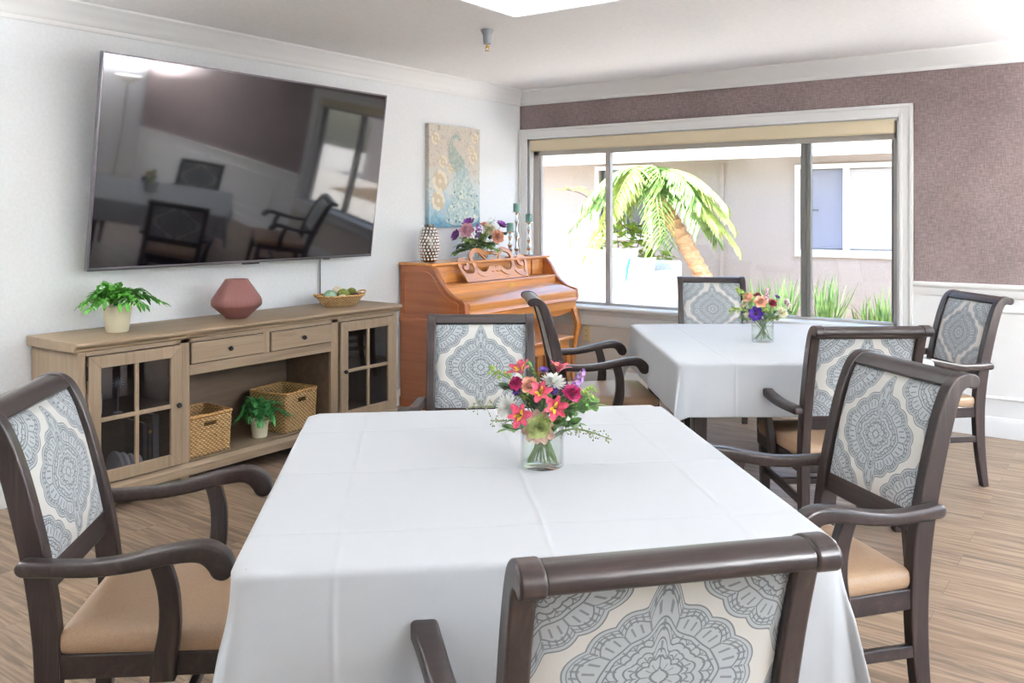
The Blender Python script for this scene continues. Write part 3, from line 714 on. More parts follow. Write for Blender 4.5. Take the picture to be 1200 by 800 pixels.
b = MB(); b.box((.01,P(-1.495),.988),(.325,P(-.03),1.008)); b.build('lid', M['piano'], pn, bevel=.005)
b = MB()
b.box((.02,P(-1.44),.05),(.04,P(-.08),.98)); b.box((.265,P(-1.44),.86),(.285,P(-.08),.985))        # upper front
b.box((.265,P(-1.44),.05),(.29,P(-.08),.62)); b.box((.30,P(-1.44),.60),(.60,P(-.08),.66))          # lower front and keybed
b.prism([(.285,.86),(.405,.858),(.412,.852),(.412,.842),(.285,.842)], 'y', P(-1.44), P(-.08))     # music ledge
b.build('case', M['piano'], pn, bevel=.003)
for yy in (-1.36, -.20):
    b = MB(); b.box((.285,P(yy)-.05,.862),(.296,P(yy)+.05,.98)); b.build('pilaster', M['piano'], pn, bevel=.003)
b = MB(); b.prism([(.395,.842),(.409,.842),(.413,.79),(.40,.782)], 'y', P(-1.435), P(-.085)); b.build('fallboard', M['piano'], pn, bevel=.002)
b = MB(); b.box((.4125,P(-.72),.803),(.4145,P(-.655),.828)); b.build('name_plate', M['brass'], pn)
b = MB(); b.prism([(.41,.79),(.425,.797),(.598,.745),(.606,.735),(.604,.70),(.597,.70),(.40,.755)], 'y', P(-1.435), P(-.085)); b.build('key_cover', M['piano'], pn, bevel=.003)
b = MB(); b.prism([(.56,.66),(.612,.66),(.618,.668),(.612,.68),(.602,.688),(.602,.70),(.56,.70)], 'y', P(-1.44), P(-.08)); b.build('key_slip', M['piano'], pn, bevel=.002)
for yy in (-1.44, -.08):
    b = MB(); R = catmull([(.575,P(yy),.60),(.60,P(yy),.54),(.618,P(yy),.47),(.600,P(yy),.38),(.578,P(yy),.27),(.566,P(yy),.15),(.572,P(yy),.06),(.596,P(yy),.0)], 5); n = len(R)
    rings = []
    for i, p in enumerate(R):
        u = i/(n-1); h = lerp(.034,.016,min(1,u*1.4)) if u < .85 else .02; rings.append([(p[0]+h*math.cos(q*PI/4+PI/8), p[1]+h*math.sin(q*PI/4+PI/8), p[2]) for q in range(8)])
    b.rings(rings); b.build('leg', M['piano'], pn, smooth=40)
b = MB()   # scalloped apron under the keybed
b.prism([(P(-1.41),.60)]+[(P(lerp(-1.41,-.11,k/30)), .60-.025-.02*abs(math.sin(k/30*PI*3))) for k in range(31)]+[(P(-.11),.60)], 'x', .56, .575); b.build('apron', M['piano'], pn)
for yy in (-.83, -.76, -.69):
    b = MB(); b.box((.29,P(yy)-.01,.05),(.36,P(yy)+.01,.062)); b.build('pedal', M['brass'], pn, bevel=.003)
# fretwork music desk, leaning back from the ledge (local plane: h along y, w up the lean)
desk = bpy.data.objects.new('music_desk', None)
mdM = M['piano']
def dk(h, w): return (.375-w*.42, P(-.80)+h, .862+w*.95)
b = MB()
def band(pts, wd=.011, th=.007, closed=False, n=5):
    Q = catmull([(p[0],p[1],0) for p in pts], n); N = len(Q); rings = []
    for i, p in enumerate(Q):
        tt = (Q[min(i+1,N-1)]-Q[max(i-1,0)]).normalized(); nn = Vector((-tt[1], tt[0], 0))
        c0_, c1_ = p+nn*wd, p-nn*wd; ring = []
        for c_, dx in ((c0_,th),(c1_,th),(c1_,-th),(c0_,-th)):
            d = dk(c_[0], c_[1]); ring.append((d[0]+dx*.9, d[1], d[2]+dx*.4))
        rings.append(ring)
    b.rings(rings)
for s in (-1, 1):
    band([(s*.36,.0),(s*.375,.05),(s*.40,.10),(s*.40,.15),(s*.36,.165),(s*.32,.15),(s*.315,.115),(s*.345,.10),(s*.36,.115)], .014)
    band([(s*.36,.02),(s*.30,.03),(s*.25,.06),(s*.235,.11),(s*.25,.165),(s*.235,.20),(s*.18,.225),(s*.12,.22),(s*.06,.195)], .017)
    band([(s*.235,.10),(s*.20,.06),(s*.15,.045),(s*.10,.055),(s*.06,.085),(s*.03,.075),(s*.0,.085)], .018)
    band([(s*.06,.195),(s*.02,.205),(s*.0,.20)], .011)
    band([(s*.14,.215),(s*.10,.18),(s*.08,.15)], .008)
rings = [[dk(h, w) for w in (0,.062)]+[(dk(h, w)[0]-.012, dk(h, w)[1], dk(h, w)[2]) for w in (.062, 0)] for h in (-.37,-.2,0,.2,.37)]; b.rings(rings)
b.build('music_desk', mdM, pn, smooth=35)

# piano bench
t = thing('piano_bench', 'honey wooden piano bench standing in front of the spinet piano', 'bench', (.82,-1.10,0))
b = MB(); b.box((-.165,-.37,.462),(.165,.37,.485)); b.build('seat', M['bench'], t, bevel=.006)
b = MB(); b.box((-.14,-.345,.39),(.14,.345,.462)); b.build('box', M['bench'], t, bevel=.003)
for sx in (-1,1):
    for sy in (-1,1):
        b = MB(); rings = []
        for z, h, in ((0,.014),(.39,.022)): rings.append([(sx*.125-h,sy*.33-h,z),(sx*.125+h,sy*.33-h,z),(sx*.125+h,sy*.33+h,z),(sx*.125-h,sy*.33+h,z)])
        b.rings(rings); b.build('leg', M['bench'], t, bevel=.004)

# wall outlet
t = thing('power_outlet', 'ivory double power outlet on the wall under the window sill by the piano', 'outlet', (.655,-.0005,.335))
iv = mat('ivory_plastic', srgb(225,205,160), .4)
b = MB(); b.box((-.035,-.007,0),(.035,0,.115)); b.build('cover_plate', iv, t, bevel=.003)
for z in (.022,.066):
    b = MB(); b.box((-.018,-.010,z),(.018,-.006,z+.03)); s_ = b.build('socket', iv, t, bevel=.002)
    b = MB(); b.box((-.008,-.0105,z+.012),(-.005,-.0095,z+.024)); b.box((.005,-.0105,z+.012),(.008,-.0095,z+.024)); b.build('slot', M['black'], s_, smooth=0)

# ------------------------------------------------------------------ decor on the console
TOP = .7825
clay = mat('mauve_ribbed_ceramic', srgb(120,76,71), .6)
t = thing('ribbed_vase', 'squat dusty pink ribbed vase with angular shoulders on the console', 'vase', (.25,-3.02,TOP))
b = MB(); b.lathe([(.0,.001),(.055,0),(.062,.008),(.126,.066),(.131,.075),(.130,.098),(.124,.112),(.062,.205),(.060,.211),(.056,.211),(.056,.205),(.115,.11),(.05,.02),(0,.02)], 96, rfun=lambda a, z: 1+.02*abs(math.cos(16*a))); b.build('body', clay, t, smooth=50)

soil = mat('dark_potting_soil', srgb(50,38,30), .9); pot = mat('cream_glazed_pot', srgb(222,214,186), .35, coat=.3)
leafm = speckle(mat('fern_green', rough=.5), srgb(52,120,34), srgb(96,166,58), 30); leafm2 = speckle(mat('fern_green_cool', rough=.45), srgb(34,108,52), srgb(84,160,84), 30)
def leaf(b, p, d, up, ln, wd, mi=0, fold=.25, curl=.2):
    d = Vector(d).normalized(); side = d.cross(Vector(up))
    if side.length < 1e-3: side = d.cross(Vector((1,0,0)))
    side.normalize(); nrm = side.cross(d); p = Vector(p); n = 4; vs = []; fs = []
    for i in range(n+1):
        u = i/n; w = wd*math.sin(PI*min(1,u*.92+.04))**.8*.5; c = p+d*ln*u-nrm*curl*ln*u*u
        vs += [c+side*w+nrm*fold*w, c, c-side*w+nrm*fold*w]
    for i in range(n):
        a = i*3; fs += [(a,a+1,a+4,a+3),(a+1,a+2,a+5,a+4)]
    b.add(vs, fs, mi)
def fern(parent, z0, n, span, rise, seed, m_, lob=.03, hang=.6, npin=6):
    r = random.Random(seed); b = MB()
    for k in range(n):
        a = 2*PI*k/n+r.uniform(-.3,.3); sp = span*r.uniform(.45,1); rs = rise*r.uniform(.5,1)*(1.5-sp/span*.8)
        P_ = [Vector((math.cos(a)*sp*u, math.sin(a)*sp*u, z0+rs*math.sin(min(1,u*1.15)*PI*.62)-hang*rs*u**3)) for u in [i/8 for i in range(9)]]
        b.tube(P_, [.0016]*8+[.0008], 5)
        for i in range(2, 9):
            p = P_[i]; d = (P_[min(i+1,8)]-P_[i-1]).normalized(); sd = d.cross(Vector((0,0,1))).normalized(); s = lob*(1.25-.09*i)*r.uniform(.8,1.2)
            for q in (-1, 1):
                leaf(b, p, d*.65+sd*q+Vector((0,0,r.uniform(-.25,.35))), (0,0,1), s*1.5, s*.55)
                if i < 7: leaf(b, p+sd*q*s*.7, d*1.3+sd*q*.5+Vector((0,0,.2)), (0,0,1), s*.9, s*.48)
        leaf(b, P_[8], P_[8]-P_[7], (0,0,1), lob*1.3, lob*.5)
    return b.build('foliage', m_, parent, smooth=60)
t = thing('potted_fern', 'bushy green fern in a cream pot standing on top of the console', 'plant', (.25,-3.70,TOP), 0, 'potted ferns')
b = MB(); b.lathe([(0,.001),(.048,0),(.052,.005),(.066,.118),(.066,.124),(.061,.124),(.058,.112),(0,.112)], 32); b.build('pot', pot, t)
b = MB(); b.lathe([(.0,.114),(.059,.113)][::-1], 24); 
b.build('soil', soil, t)
b = MB()
for k in range(14):
    a, r_ = rnd.uniform(0,6.28), rnd.uniform(0,.05); b.ball((r_*math.cos(a), r_*math.sin(a), .118), .008, 8)
b.build('pebbles', mat('white_pebbles', srgb(230,228,222), .6), t)
fern(t, .115, 24, .20, .125, 5, leafm, .042, .55)
t = thing('potted_fern', 'small green fern in a cream pot between the two wicker baskets', 'plant', (.33,-2.93,.1305), 0, 'potted ferns')
b = MB(); b.lathe([(0,.001),(.036,0),(.04,.004),(.047,.075),(.05,.077),(.05,.094),(.045,.094),(.043,.085),(0,.085)], 28); b.build('pot', pot, t)
fern(t, .085, 20, .17, .15, 9, leafm2, .034, .6)

# wicker
wk = mat('seagrass_weave', rough=.7); g = G(wk); v = g.coord(); uvn = g.new('ShaderNodeUVMap').outputs[0]
su = g.new('ShaderNodeSeparateXYZ'); g.l.new(uvn, su.inputs[0])
row = g.m('FLOOR', g.m('DIVIDE', su.outputs[1], .010)); sh = g.m('MULTIPLY', g.m('FLOORED_MODULO', row, 2), PI)
wv = g.m('MULTIPLY', g.m('ABSOLUTE', g.m('SINE', g.m('MULTIPLY', su.outputs[1], PI/.010))), g.m('ADD', .6, g.m('MULTIPLY', g.m('SINE', g.m('ADD', g.m('MULTIPLY', su.outputs[0], 2*PI/.026), sh)), .4)))
n1 = g.noise(v, 60, 4, .7)
cc = g.ramp(g.m('ADD', g.m('MULTIPLY', wv, .6), g.m('MULTIPLY', n1, .5)), [(.25, srgb(128,88,46)), (.5, srgb(198,158,104)), (.8, srgb(228,198,148))])
g.l.new(cc, B(wk)['Base Color']); g.l.new(g.bump(wv, 1.0, .006), B(wk)['Normal'])
wr = speckle(mat('seagrass_rim', rough=.7), srgb(150,104,54), srgb(206,164,104), 90, bump=.6, bdist=.003)
def wicker_basket(label, loc, lx, ly, h, rz=0, rr=.02):
    t = thing('wicker_basket', label, 'basket', loc, rz, 'seagrass baskets in the console')
    def per(s, z):     # rounded rectangle perimeter point, s in metres
        k = 1-.05*(1-z/h); hx, hy = lx/2*k, ly/2*k
        pts = [((hx-rr,-hy+rr),-PI/2),((hx-rr,hy-rr),0),((-hx+rr,hy-rr),PI/2),((-hx+rr,-hy+rr),PI)]
        Ls = [2*(hy-rr), 2*(hx-rr)]; arc = rr*PI/2; tot = 2*(Ls[0]+Ls[1])+4*arc; s = s*tot
        # start at bottom-right corner arc
        for i, ((cx, cy), a0) in enumerate(pts):
            if s <= arc: a = a0+s/rr; return (cx+rr*math.cos(a), cy+rr*math.sin(a))
            s -= arc; e = Ls[i % 2]
            if s <= e+1e-9:
                a = a0+PI/2; dx, dy = -math.sin(a), math.cos(a); return (cx+rr*math.cos(a)+dx*s, cy+rr*math.sin(a)+dy*s)
            s -= e
        return (pts[0][0][0]+rr*math.cos(-PI/2), pts[0][0][1]+rr*math.sin(-PI/2))
    nu = 96; nv = 18; tot = 2*(lx+ly); vs = []; uv = []; fs = []
    for j in range(nv+1):
        z = h*j/nv
        for i in range(nu+1):
            x, y = per(i/nu, z); q = 1+.012*math.sin(j*PI)*0; vs.append((x*q, y*q, z)); uv.append((i/nu*tot, z))
    for j in range(nv):
        for i in range(nu):
            x, y, z = vs[j*(nu+1)+i]; x2, y2, _ = vs[j*(nu+1)+i+1]; xm, ym, zm = (x+x2)/2, (y+y2)/2, z+h/nv/2
            hole = (.70*h < zm < .83*h) and abs(ym) < .035*(1) and abs(abs(xm)-lx/2) < .02
            if not hole: fs.append((j*(nu+1)+i, j*(nu+1)+i+1, (j+1)*(nu+1)+i+1, (j+1)*(nu+1)+i))
    b = MB(); b.add(vs, fs); b.uv = uv; o = b.build('wall', wk, t, smooth=70); sm = o.modifiers.new('solid', 'SOLIDIFY'); sm.thickness = .011; sm.offset = -1
    b = MB(); b.tube([(per(i/60, h)[0]*.985, per(i/60, h)[1]*.985, h) for i in range(60)], .0085, 8, 0, True); b.build('rim', wr, t)
    b = MB(); b.box((-lx/2*.93,-ly/2*.93,.001),(lx/2*.93,ly/2*.93,.01)); b.build('bottom', wr, t)
# its handle sides face the room (x)
wicker_basket('pale wicker basket half hidden by the upright of the console bay', (.285,-3.30,.1305), .25, .28, .20, 0)
wicker_basket('larger wicker basket in the console bay, beyond the small fern', (.25,-2.70,.1305), .28, .27, .215, math.radians(8))

# shallow basket with decorative balls
wt = thing('wicker_tray_basket', 'shallow wicker tray with loop handles holding decorative balls on the console', 'basket', (.24,-2.255,TOP), math.radians(0))
b = MB()
def oval(a, rx, ry, z): return (rx*math.cos(a), ry*math.sin(a), z)
rings = [[oval(2*PI*k/40, rx, ry, z) for k in range(40)] for rx, ry, z in ((.075,.115,.001),(.08,.12,.006),(.10,.145,.035),(.118,.17,.064),(.113,.165,.064),(.095,.14,.035),(.075,.115,.010))]
b.rings(rings); b.uv = [(math.atan2(v_[1], v_[0])*.15, v_[2]+math.hypot(v_[0], v_[1])*.5) for v_ in b.v]; b.build('bowl', wk, wt, smooth=60)
b = MB(); b.tube([oval(2*PI*k/48, .117, .17, .065+.003*math.sin(k*2.2)) for k in range(48)], .006, 8, 0, True); b.build('rim', wr, wt)
for s in (-1, 1):
    b = MB(); b.tube(catmull([(-.035,s*.155,.062),(-.03,s*.185,.075),(0,s*.20,.082),(.03,s*.185,.075),(.035,s*.155,.062)], 5), .005, 8); b.build('handle', wr, wt)
moss = speckle(mat('moss', rough=.95), srgb(86,96,40), srgb(140,146,70), 80, bump=1, bdist=.01); mint = speckle(mat('mint_ball', rough=.8), srgb(120,160,132), srgb(160,192,164), 60, bump=.8, bdist=.006)
crm = speckle(mat('cream_ball', rough=.8), srgb(206,196,168), srgb(232,226,206), 60, bump=.8, bdist=.006); brn = speckle(mat('brown_ball', rough=.9), srgb(66,44,34), srgb(120,86,62), 70, bump=1, bdist=.01)
for dy, dx, z, r_, m_, lb in ((-.085,.0,.062,.040,mint,'mint green decorative ball in the wicker tray'),(-.03,.05,.045,.030,crm,'small cream decorative ball low at the front of the wicker tray'),(.01,.015,.066,.038,moss,'mossy olive ball in the middle of the wicker tray'),(.015,-.045,.082,.034,crm,'cream decorative ball at the back of the wicker tray, topmost'),(.095,.0,.07,.034,moss,'mossy green ball near the piano-side handle of the wicker tray'),(.075,.05,.052,.028,brn,'dark brown twig ball in front of the mossy green one'),(-.04,-.055,.05,.032,brn,'dark brown ball behind the mint green one')):
    b = MB(); b.ball((0,0,0), r_, 18, bump=.03); o = b.build('decorative_ball', m_, None, smooth=180, loc=(.24+dx,-2.255+dy,TOP+z)); tag(o, lb, 'ball', 'decorative balls in the wicker tray')

# things behind the console glass
wp = mat('white_pot', srgb(225,225,222), .4)
t = thing('potted_succulent', 'white pot with a dark leafy plant behind the larger glass door of the console', 'plant', (.30,-3.845,.4205))
b = MB(); b.lathe([(0,.001),(.036,0),(.040,.09),(.036,.09),(0,.08)], 24); b.build('pot', wp, t)
b = MB()
for k in range(9):
    a = k*2.4; leaf(b, (.01*math.cos(a),.01*math.sin(a),.08), (math.cos(a)*.35,math.sin(a)*.35,1), (math.cos(a),math.sin(a),0), .12, .03)
b.build('foliage', mat('dark_succulent', srgb(40,70,40), .5), t)
t = thing('glass_flower', 'small white starburst flower ornament behind the larger glass door of the console', 'ornament', (.36,-3.76,.4205))
b = MB(); b.tube([(0,0,0),(0,0,.13)], .002, 6); b.lathe([(0,0),(.02,0),(.02,.004),(0,.005)], 16); b.build('stem', wp, t); b = MB()
for k in range(12): a = 2*PI*k/12; b.tube([(0,0,.14),(.005,.03*math.cos(a),.14+.03*math.sin(a))], [.003,.001], 5)
b.build('petals', wp, t)
t = thing('scalloped_bookend', 'white scalloped ornament on the floor of the glass-doored console cupboard', 'ornament', (.30,-3.70,.1305))
b = MB()
for k in range(4): pr = [(.075*math.cos(a_/12*PI)*(1-k*.14), max(0,.095*math.sin(a_/12*PI)*(1-k*.05))) for a_ in range(13)]; b.prism([(p[0]+.03*k,p[1]) for p in pr], 'y', -.045+k*.02, -.03+k*.02)
b.build('body', wp, t, bevel=.003)
for k, (y, h, w_, c_, lb) in enumerate(((-3.622,.215,.022,(38,36,44),'dark book in the console cupboard, beside the white ornament'),(-3.596,.235,.018,(60,48,36),'brown book with a gilt band in the console cupboard'),(-3.566,.245,.032,(120,120,124),'thick grey book beside the brown one in the console cupboard'))):
    t = thing('book', lb, 'book', (.28,y,.1305), 0, 'books behind the console glass door')
    b = MB(); b.box((-.08,-w_/2,0),(.08,-w_/2+.003,h)); b.box((-.08,w_/2-.003,0),(.08,w_/2,h)); b.box((.077,-w_/2,0),(.08,w_/2,h)); b.build('cover', mat('book_cover', srgb(*c_), .6), t)
    b = MB(); b.box((-.075,-w_/2+.0032,.003),(.0765,w_/2-.0032,h-.003)); b.build('pages', mat('book_pages', srgb(220,212,195), .8), t)
    if k == 1: b = MB(); b.box((.0805,-w_/2,.16),(.081,w_/2,.175)); b.build('gilt_band', M['brass'], t)

# ------------------------------------------------------------------ decor on the piano
PT = 1.0085
t = thing('silver_vase', 'tall silver vase covered in round studs at the canvas end of the piano top', 'vase', (.17,-1.35,PT))
mir = mat('mirror_silver', srgb(225,220,215), .12, 1); b = MB(); prof = [(0,.001),(.04,0),(.052,.02),(.068,.09),(.066,.17),(.05,.23),(.034,.25),(.034,.262),(.028,.262),(.028,.24),(0,.23)]; b.lathe(prof, 24); b.build('body', mat('silver_dark', srgb(120,115,110), .25, 1), t)
b = MB()
for j in range(11):
    z = .018+j*.0215; r_ = None
    for (r0, z0), (r1, z1) in zip(prof[1:7], prof[2:8]):
        if z0 <= z <= z1: r_ = lerp(r0, r1, (z-z0)/(z1-z0))
    if r_ is None: continue
    n = max(8, int(2*PI*r_/.0235))
    for k in range(n): a = 2*PI*(k+.5*(j % 2))/n; b.ball((r_*math.cos(a), r_*math.sin(a), z), .0125, 8, 0, (.8,.8,1))
b.build('studs', mir, t, smooth=180)
silver = mat('mercury_silver', srgb(215,212,208), .15, 1); teal = speckle(mat('teal_wax', rough=.5), srgb(96,138,128), srgb(112,152,140), 20)
for x, y, H, lb in ((.22,-.36,.355,'tallest silver candlestick on the piano by the window corner'),(.34,-.50,.20,'shortest silver candlestick at the front of the piano top'),(.20,-.16,.27,'middle-height silver candlestick at the end of the piano top')):
    if H == .20: x, y = .24, -.475
    t = thing('candlestick', lb, 'candlestick', (x,y,PT), 0, 'silver candlesticks')
    b = MB(); h = H
    b.lathe([(0,.001),(.044,0),(.046,.006),(.034,.014),(.018,.026),(.012,.04),(.020,.06),(.014,.075),(.010,h*.35),(.016,h*.42),(.022,h*.47),(.016,h*.52),(.009,h*.60),(.012,h*.72),(.020,h*.78),(.012,h*.84),(.010,h*.92),(.020,h-.012),(0,h-.010)], 24); b.build('stem', silver, t)
    b = MB(); b.lathe([(0,h-.010),(.034,h-.008),(.038,h-.002),(.036,h),(.0,h-.003)], 24); b.build('drip_dish', silver, t)
    k = thing('pillar_candle', {.355:'teal pillar candle on the tallest silver candlestick',.20:'teal pillar candle on the shortest silver candlestick',.27:'teal pillar candle on the middle-height candlestick at the end of the piano'}[H], 'candle', (x,y,PT+h-.0025), 0, 'teal pillar candles')
    b = MB(); b.lathe([(0,.0),(.026,0),(.0265,.003),(.0265,.066),(.024,.069),(0,.066)], 24); b.build('wax', teal, k); b = MB(); b.tube([(0,0,.066),(.001,0,.076)], .0012, 5); b.build('wick', M['black'], k)

# ------------------------------------------------------------------ flowers
def onto(c, d):
    """matrix taking local +z to direction d, at point c"""
    q = Vector(d).normalized().to_track_quat('Z', 'Y'); return Matrix.Translation(Vector(c)) @ q.to_matrix().to_4x4()
def petal(b, Mx, ang, tilt, ln, wd, curl=.4, mi=0, n=5, cup=.25, r0=.0, twist=0, wob=0):
    """petal leaving the axis at tilt (0 = along axis, 90 = flat), tip curling outwards"""
    vs = []; fs = []; a = math.radians(tilt); ca, sa = math.cos(ang), math.sin(ang)
    for i in range(n+1):
        u = i/n; tt = a+curl*u; rr = r0+ln*(math.sin(a+curl*u*.5))*u; zz = ln*math.cos(a+curl*u*.5)*u
        w = wd*.5*(math.sin(PI*(.08+.84*u))**.75)
        for k in (-1, 0, 1):
            lift = cup*w*abs(k)*math.sin(tt)+(wob*math.sin(u*9+k*2+ang*3) if wob else 0)
            x, y, z = rr-cup*w*abs(k)*math.cos(tt), k*w, zz+lift
            vs.append(Mx @ Vector((x*ca-y*sa, x*sa+y*ca, z)))
    for i in range(n):
        q = i*3; fs += [(q,q+1,q+4,q+3),(q+1,q+2,q+5,q+4)]
    b.add(vs, fs, mi)
def pmat(nm, c1, c2=None, rough=.55):
    m = mat(nm, srgb(*c1), rough, sheen=.2)
    if c2: speckle(m, srgb(*c1), srgb(*c2), 120)
    B(m)['Subsurface Weight'].default_value = 0
    return m
FM = dict(pink=pmat('lily_pink', (178,28,68), (214,86,112)), yellow=pmat('lily_throat', (240,200,60)), magenta=pmat('carnation_magenta', (166,14,88), (196,34,110)),
    white=pmat('white_petal', (240,240,234)), lilac=pmat('stock_lilac', (158,112,190), (190,150,214)), violet=pmat('violet_petal', (72,32,140), (92,48,160)), peach=pmat('peach_petal', (240,170,140), (248,196,170)),
    kale=pmat('kale_green', (184,198,122), (212,220,156)), kalepink=pmat('kale_blush', (206,170,158), (222,196,176)), green=pmat('leaf_green', (78,126,50), (116,160,74)), lime=pmat('sprig_lime', (150,180,72), (186,206,110)),
    stem=pmat('flower_stem', (96,128,62), (120,148,84)), burg=pmat('burgundy_petal', (140,18,50), (166,34,66)), rose=pmat('rose_pink', (222,160,180), (238,190,204)), purple=pmat('purple_petal', (116,40,136), (140,60,160)),
    dgreen=pmat('dark_leaf', (36,80,36), (58,104,48)), seed=pmat('seed_grey_green', (120,130,86), (150,156,110)), cream=pmat('cream_petal', (232,226,196)), blush=pmat('blush_petal', (216,188,196), (228,212,206)), stamen=pmat('stamen_dark', (90,50,30)))
def bloom(kind, c, d, s, label, mats, root, group, name='flower'):
    """one cut flower; stem runs from ROOT in the vase to the head at c"""
    c = Vector(c); d = Vector(d).normalized(); t = thing(name, label, 'flower', tuple(c), 0, group)
    Mx = onto((0,0,0), d); r = random.Random(hash(label) % 1 + int(c.x*9973)+int(c.z*7919)); b = MB(); nm = 'petals'
    if kind == 'lily':
        for k in range(6): petal(b, Mx, 2*PI*k/6+.2, 28 if k % 2 else 36, s, s*(.40 if k % 2 else .52), .75, 0, 6, .3)
        b2 = MB()
        for k in (1, 3, 4): petal(b2, Mx @ Matrix.Translation((0,0,.0015)), 2*PI*k/6+.2, 25, s*.62, s*.22, .5, 0, 5, .3)
        b2.build('throat', mats[1], t, smooth=180); b3 = MB()
        for k in range(5): a = 2*PI*k/5; p = Mx @ Vector((s*.12*math.cos(a), s*.12*math.sin(a), s*.75)); b3.tube([(0,0,0), p], .0005, 4); b3.ball(p, .0013, 6)
        b3.build('stamens', FM['stamen'], t)
    elif kind == 'mum':
        for ring in range(6):
            n = 20-ring*2; ln = s*(1-.13*ring)
            for k in range(n): petal(b, Mx @ Matrix.Translation((0,0,ring*s*.03)), 2*PI*(k+.5*(ring % 2))/n+r.uniform(-.08,.08), 92-ring*13+r.uniform(-7,7), ln*r.uniform(.88,1.04), s*.17, -.35, 0, 4, .5)
        b2 = MB(); b2.ball(Mx @ Vector((0,0,s*.14)), s*.17, 12, bump=.08); b2.build('centre', mats[1], t)
    elif kind == 'carnation':
        for ring in range(5):
            n = 11-ring
            for k in range(n): petal(b, Mx @ Matrix.Translation((0,0,ring*s*.05)), 2*PI*(k+.37*ring)/n, 84-ring*16+r.uniform(-8,8), s*(1-.1*ring)*r.uniform(.85,1.05), s*.62, -.2, 0, 6, .2, 0, 0, s*.06)
    elif kind == 'rose':
        for ring in range(5):
            n = 6-ring if ring < 3 else 3
            for k in range(n): petal(b, Mx, 2*PI*(k+.4*ring)/n, 62-ring*14, s*(1.0-.06*ring), s*(.9-.1*ring), -.9+.35*(ring == 0)*3, 0, 6, .5)
    elif kind == 'kale':
        for ring in range(7):
            n = 11-ring
            for k in range(n): petal(b, Mx @ Matrix.Translation((0,0,ring*s*.045)), 2*PI*(k+.41*ring)/n, 88-ring*11+r.uniform(-8,8), s*(1-.09*ring)*r.uniform(.9,1.06), s*.6, -.3, 1 if ring < 2 else 0, 7, .3, 0, 0, s*.09)
    elif kind == 'spike':
        for k in range(22):
            u = k/21; a = k*2.4; p = Mx @ Vector((s*.22*(1-u*.5)*math.cos(a), s*.22*(1-u*.5)*math.sin(a), s*(u-.5)*1.5)); dd = Mx.to_3x3() @ Vector((math.cos(a), math.sin(a), .5)); Mq = onto(p, dd)
            for q in range(4): petal(b, Mq, q*PI/2+k, 60, s*.2*(1-.4*u), s*.2, .4, 0, 3, .2)
    elif kind == 'anemone':
        for ring in range(2):
            for k in range(7): petal(b, Mx, 2*PI*(k+.5*ring)/7, 70-ring*18, s*(1-.1*ring), s*.66, -.3, 0, 5, .3, 0, 0, s*.03)
        b2 = MB(); b2.ball(Mx @ Vector((0,0,s*.16)), s*.18, 10, bump=.1); b2.build('centre', FM['stamen'], t)
    b.build(nm, mats if isinstance(mats, list) and kind == 'kale' else mats[0], t, smooth=180)
    rt = Vector(root)-c; b = MB(); P_ = catmull([(0,0,0), tuple(-d*s*.5+rt*.25), tuple(rt*.65-d*s*.1), tuple(rt)], 5); b.tube(P_, .0017, 6); b.build('stem', FM['stem'], t)
    return t
def sprig(kind, c, root, s, label, m_, group, seed=1, name='foliage_sprig'):
    """leafy or airy greenery stem arching from ROOT to its tip at c"""
    c = Vector(c); root = Vector(root); r = random.Random(seed); t = thing(name, label, 'greenery', tuple(c), 0, group)
    mid = (root+c)/2; out = (c-root); out.z = 0; mid = root+(c-root)*.5+Vector((0,0,1))*(c-root).length*.22
    P_ = catmull([tuple(root-c), tuple(mid-c), (0,0,0)], 10); b0 = MB(); b0.tube(P_, [.0016]*(len(P_)-4)+[.0010]*4, 6); b0.build('stem', FM['stem'], t); b = MB(); n = len(P_)
    k0 = int(n*.45)
    for i in range(k0, n):
        p = P_[i]; dd = (P_[min(i+1,n-1)]-P_[i-1]).normalized(); sd = dd.cross(Vector((0,0,1)))
        if sd.length < .01: sd = Vector((1,0,0))
        sd.normalize()
        if kind == 'leaf':
            for q in (-1, 1): leaf(b, p, dd*.6+sd*q+Vector((0,0,r.uniform(-.3,.6))), (0,0,1), s*r.uniform(.7,1.1), s*r.uniform(.4,.55))
        elif kind == 'round':
            for q in (-1, 1):
                dv = (dd*.4+sd*q+Vector((0,0,r.uniform(-.2,.8)))); leaf(b, p, dv, (0,0,1), s*r.uniform(.8,1.1), s*.8)
        elif kind == 'airy':
            for q in range(3):
                dv = Vector((r.gauss(0,1), r.gauss(0,1), r.gauss(0,1)-.2)).normalized()*s*r.uniform(.4,1.1); b.tube([p, p+dv], .0005, 4); b.ball(p+dv, .0022, 6)
        elif kind == 'bud':
            for q in range(3):
                dv = (dd*.5+sd*r.uniform(-1,1)+Vector((0,0,r.uniform(-.5,1)))).normalized()*s*.5; leaf(b, p+dv*.3, dv, (0,0,1), s*.7, s*.4); b.ball(p+dv, s*.14, 6)
    if kind in ('leaf', 'round'): leaf(b, P_[-1], P_[-1]-P_[-2], (0,0,1), s, s*.5)
    b.build('leaves', m_, t, smooth=180); return t
def glass_vase(loc, R, H, label, wl=.72):
    t = thing('glass_vase', label, 'vase', loc)
    b = MB(); b.lathe([(0,.0005),(R-.004,.0005),(R,.004),(R,H-.002),(R-.001,H),(R-.003,H-.001),(R-.0035,.010),(R-.008,.007),(0,.007)], 48); b.build('glass', M['vaseglass'], t, smooth=50)
    b = MB(); b.lathe([(0,.0075),(R-.008,.0075),(R-.0045,.011),(R-.0045,H*wl),(0,H*wl)], 40); b.build('water', M['water'], t, smooth=50)
rt3 = Vector((.811,.585,0)); tc = Vector((.585,-.811,0)); uz = Vector((0,0,1))
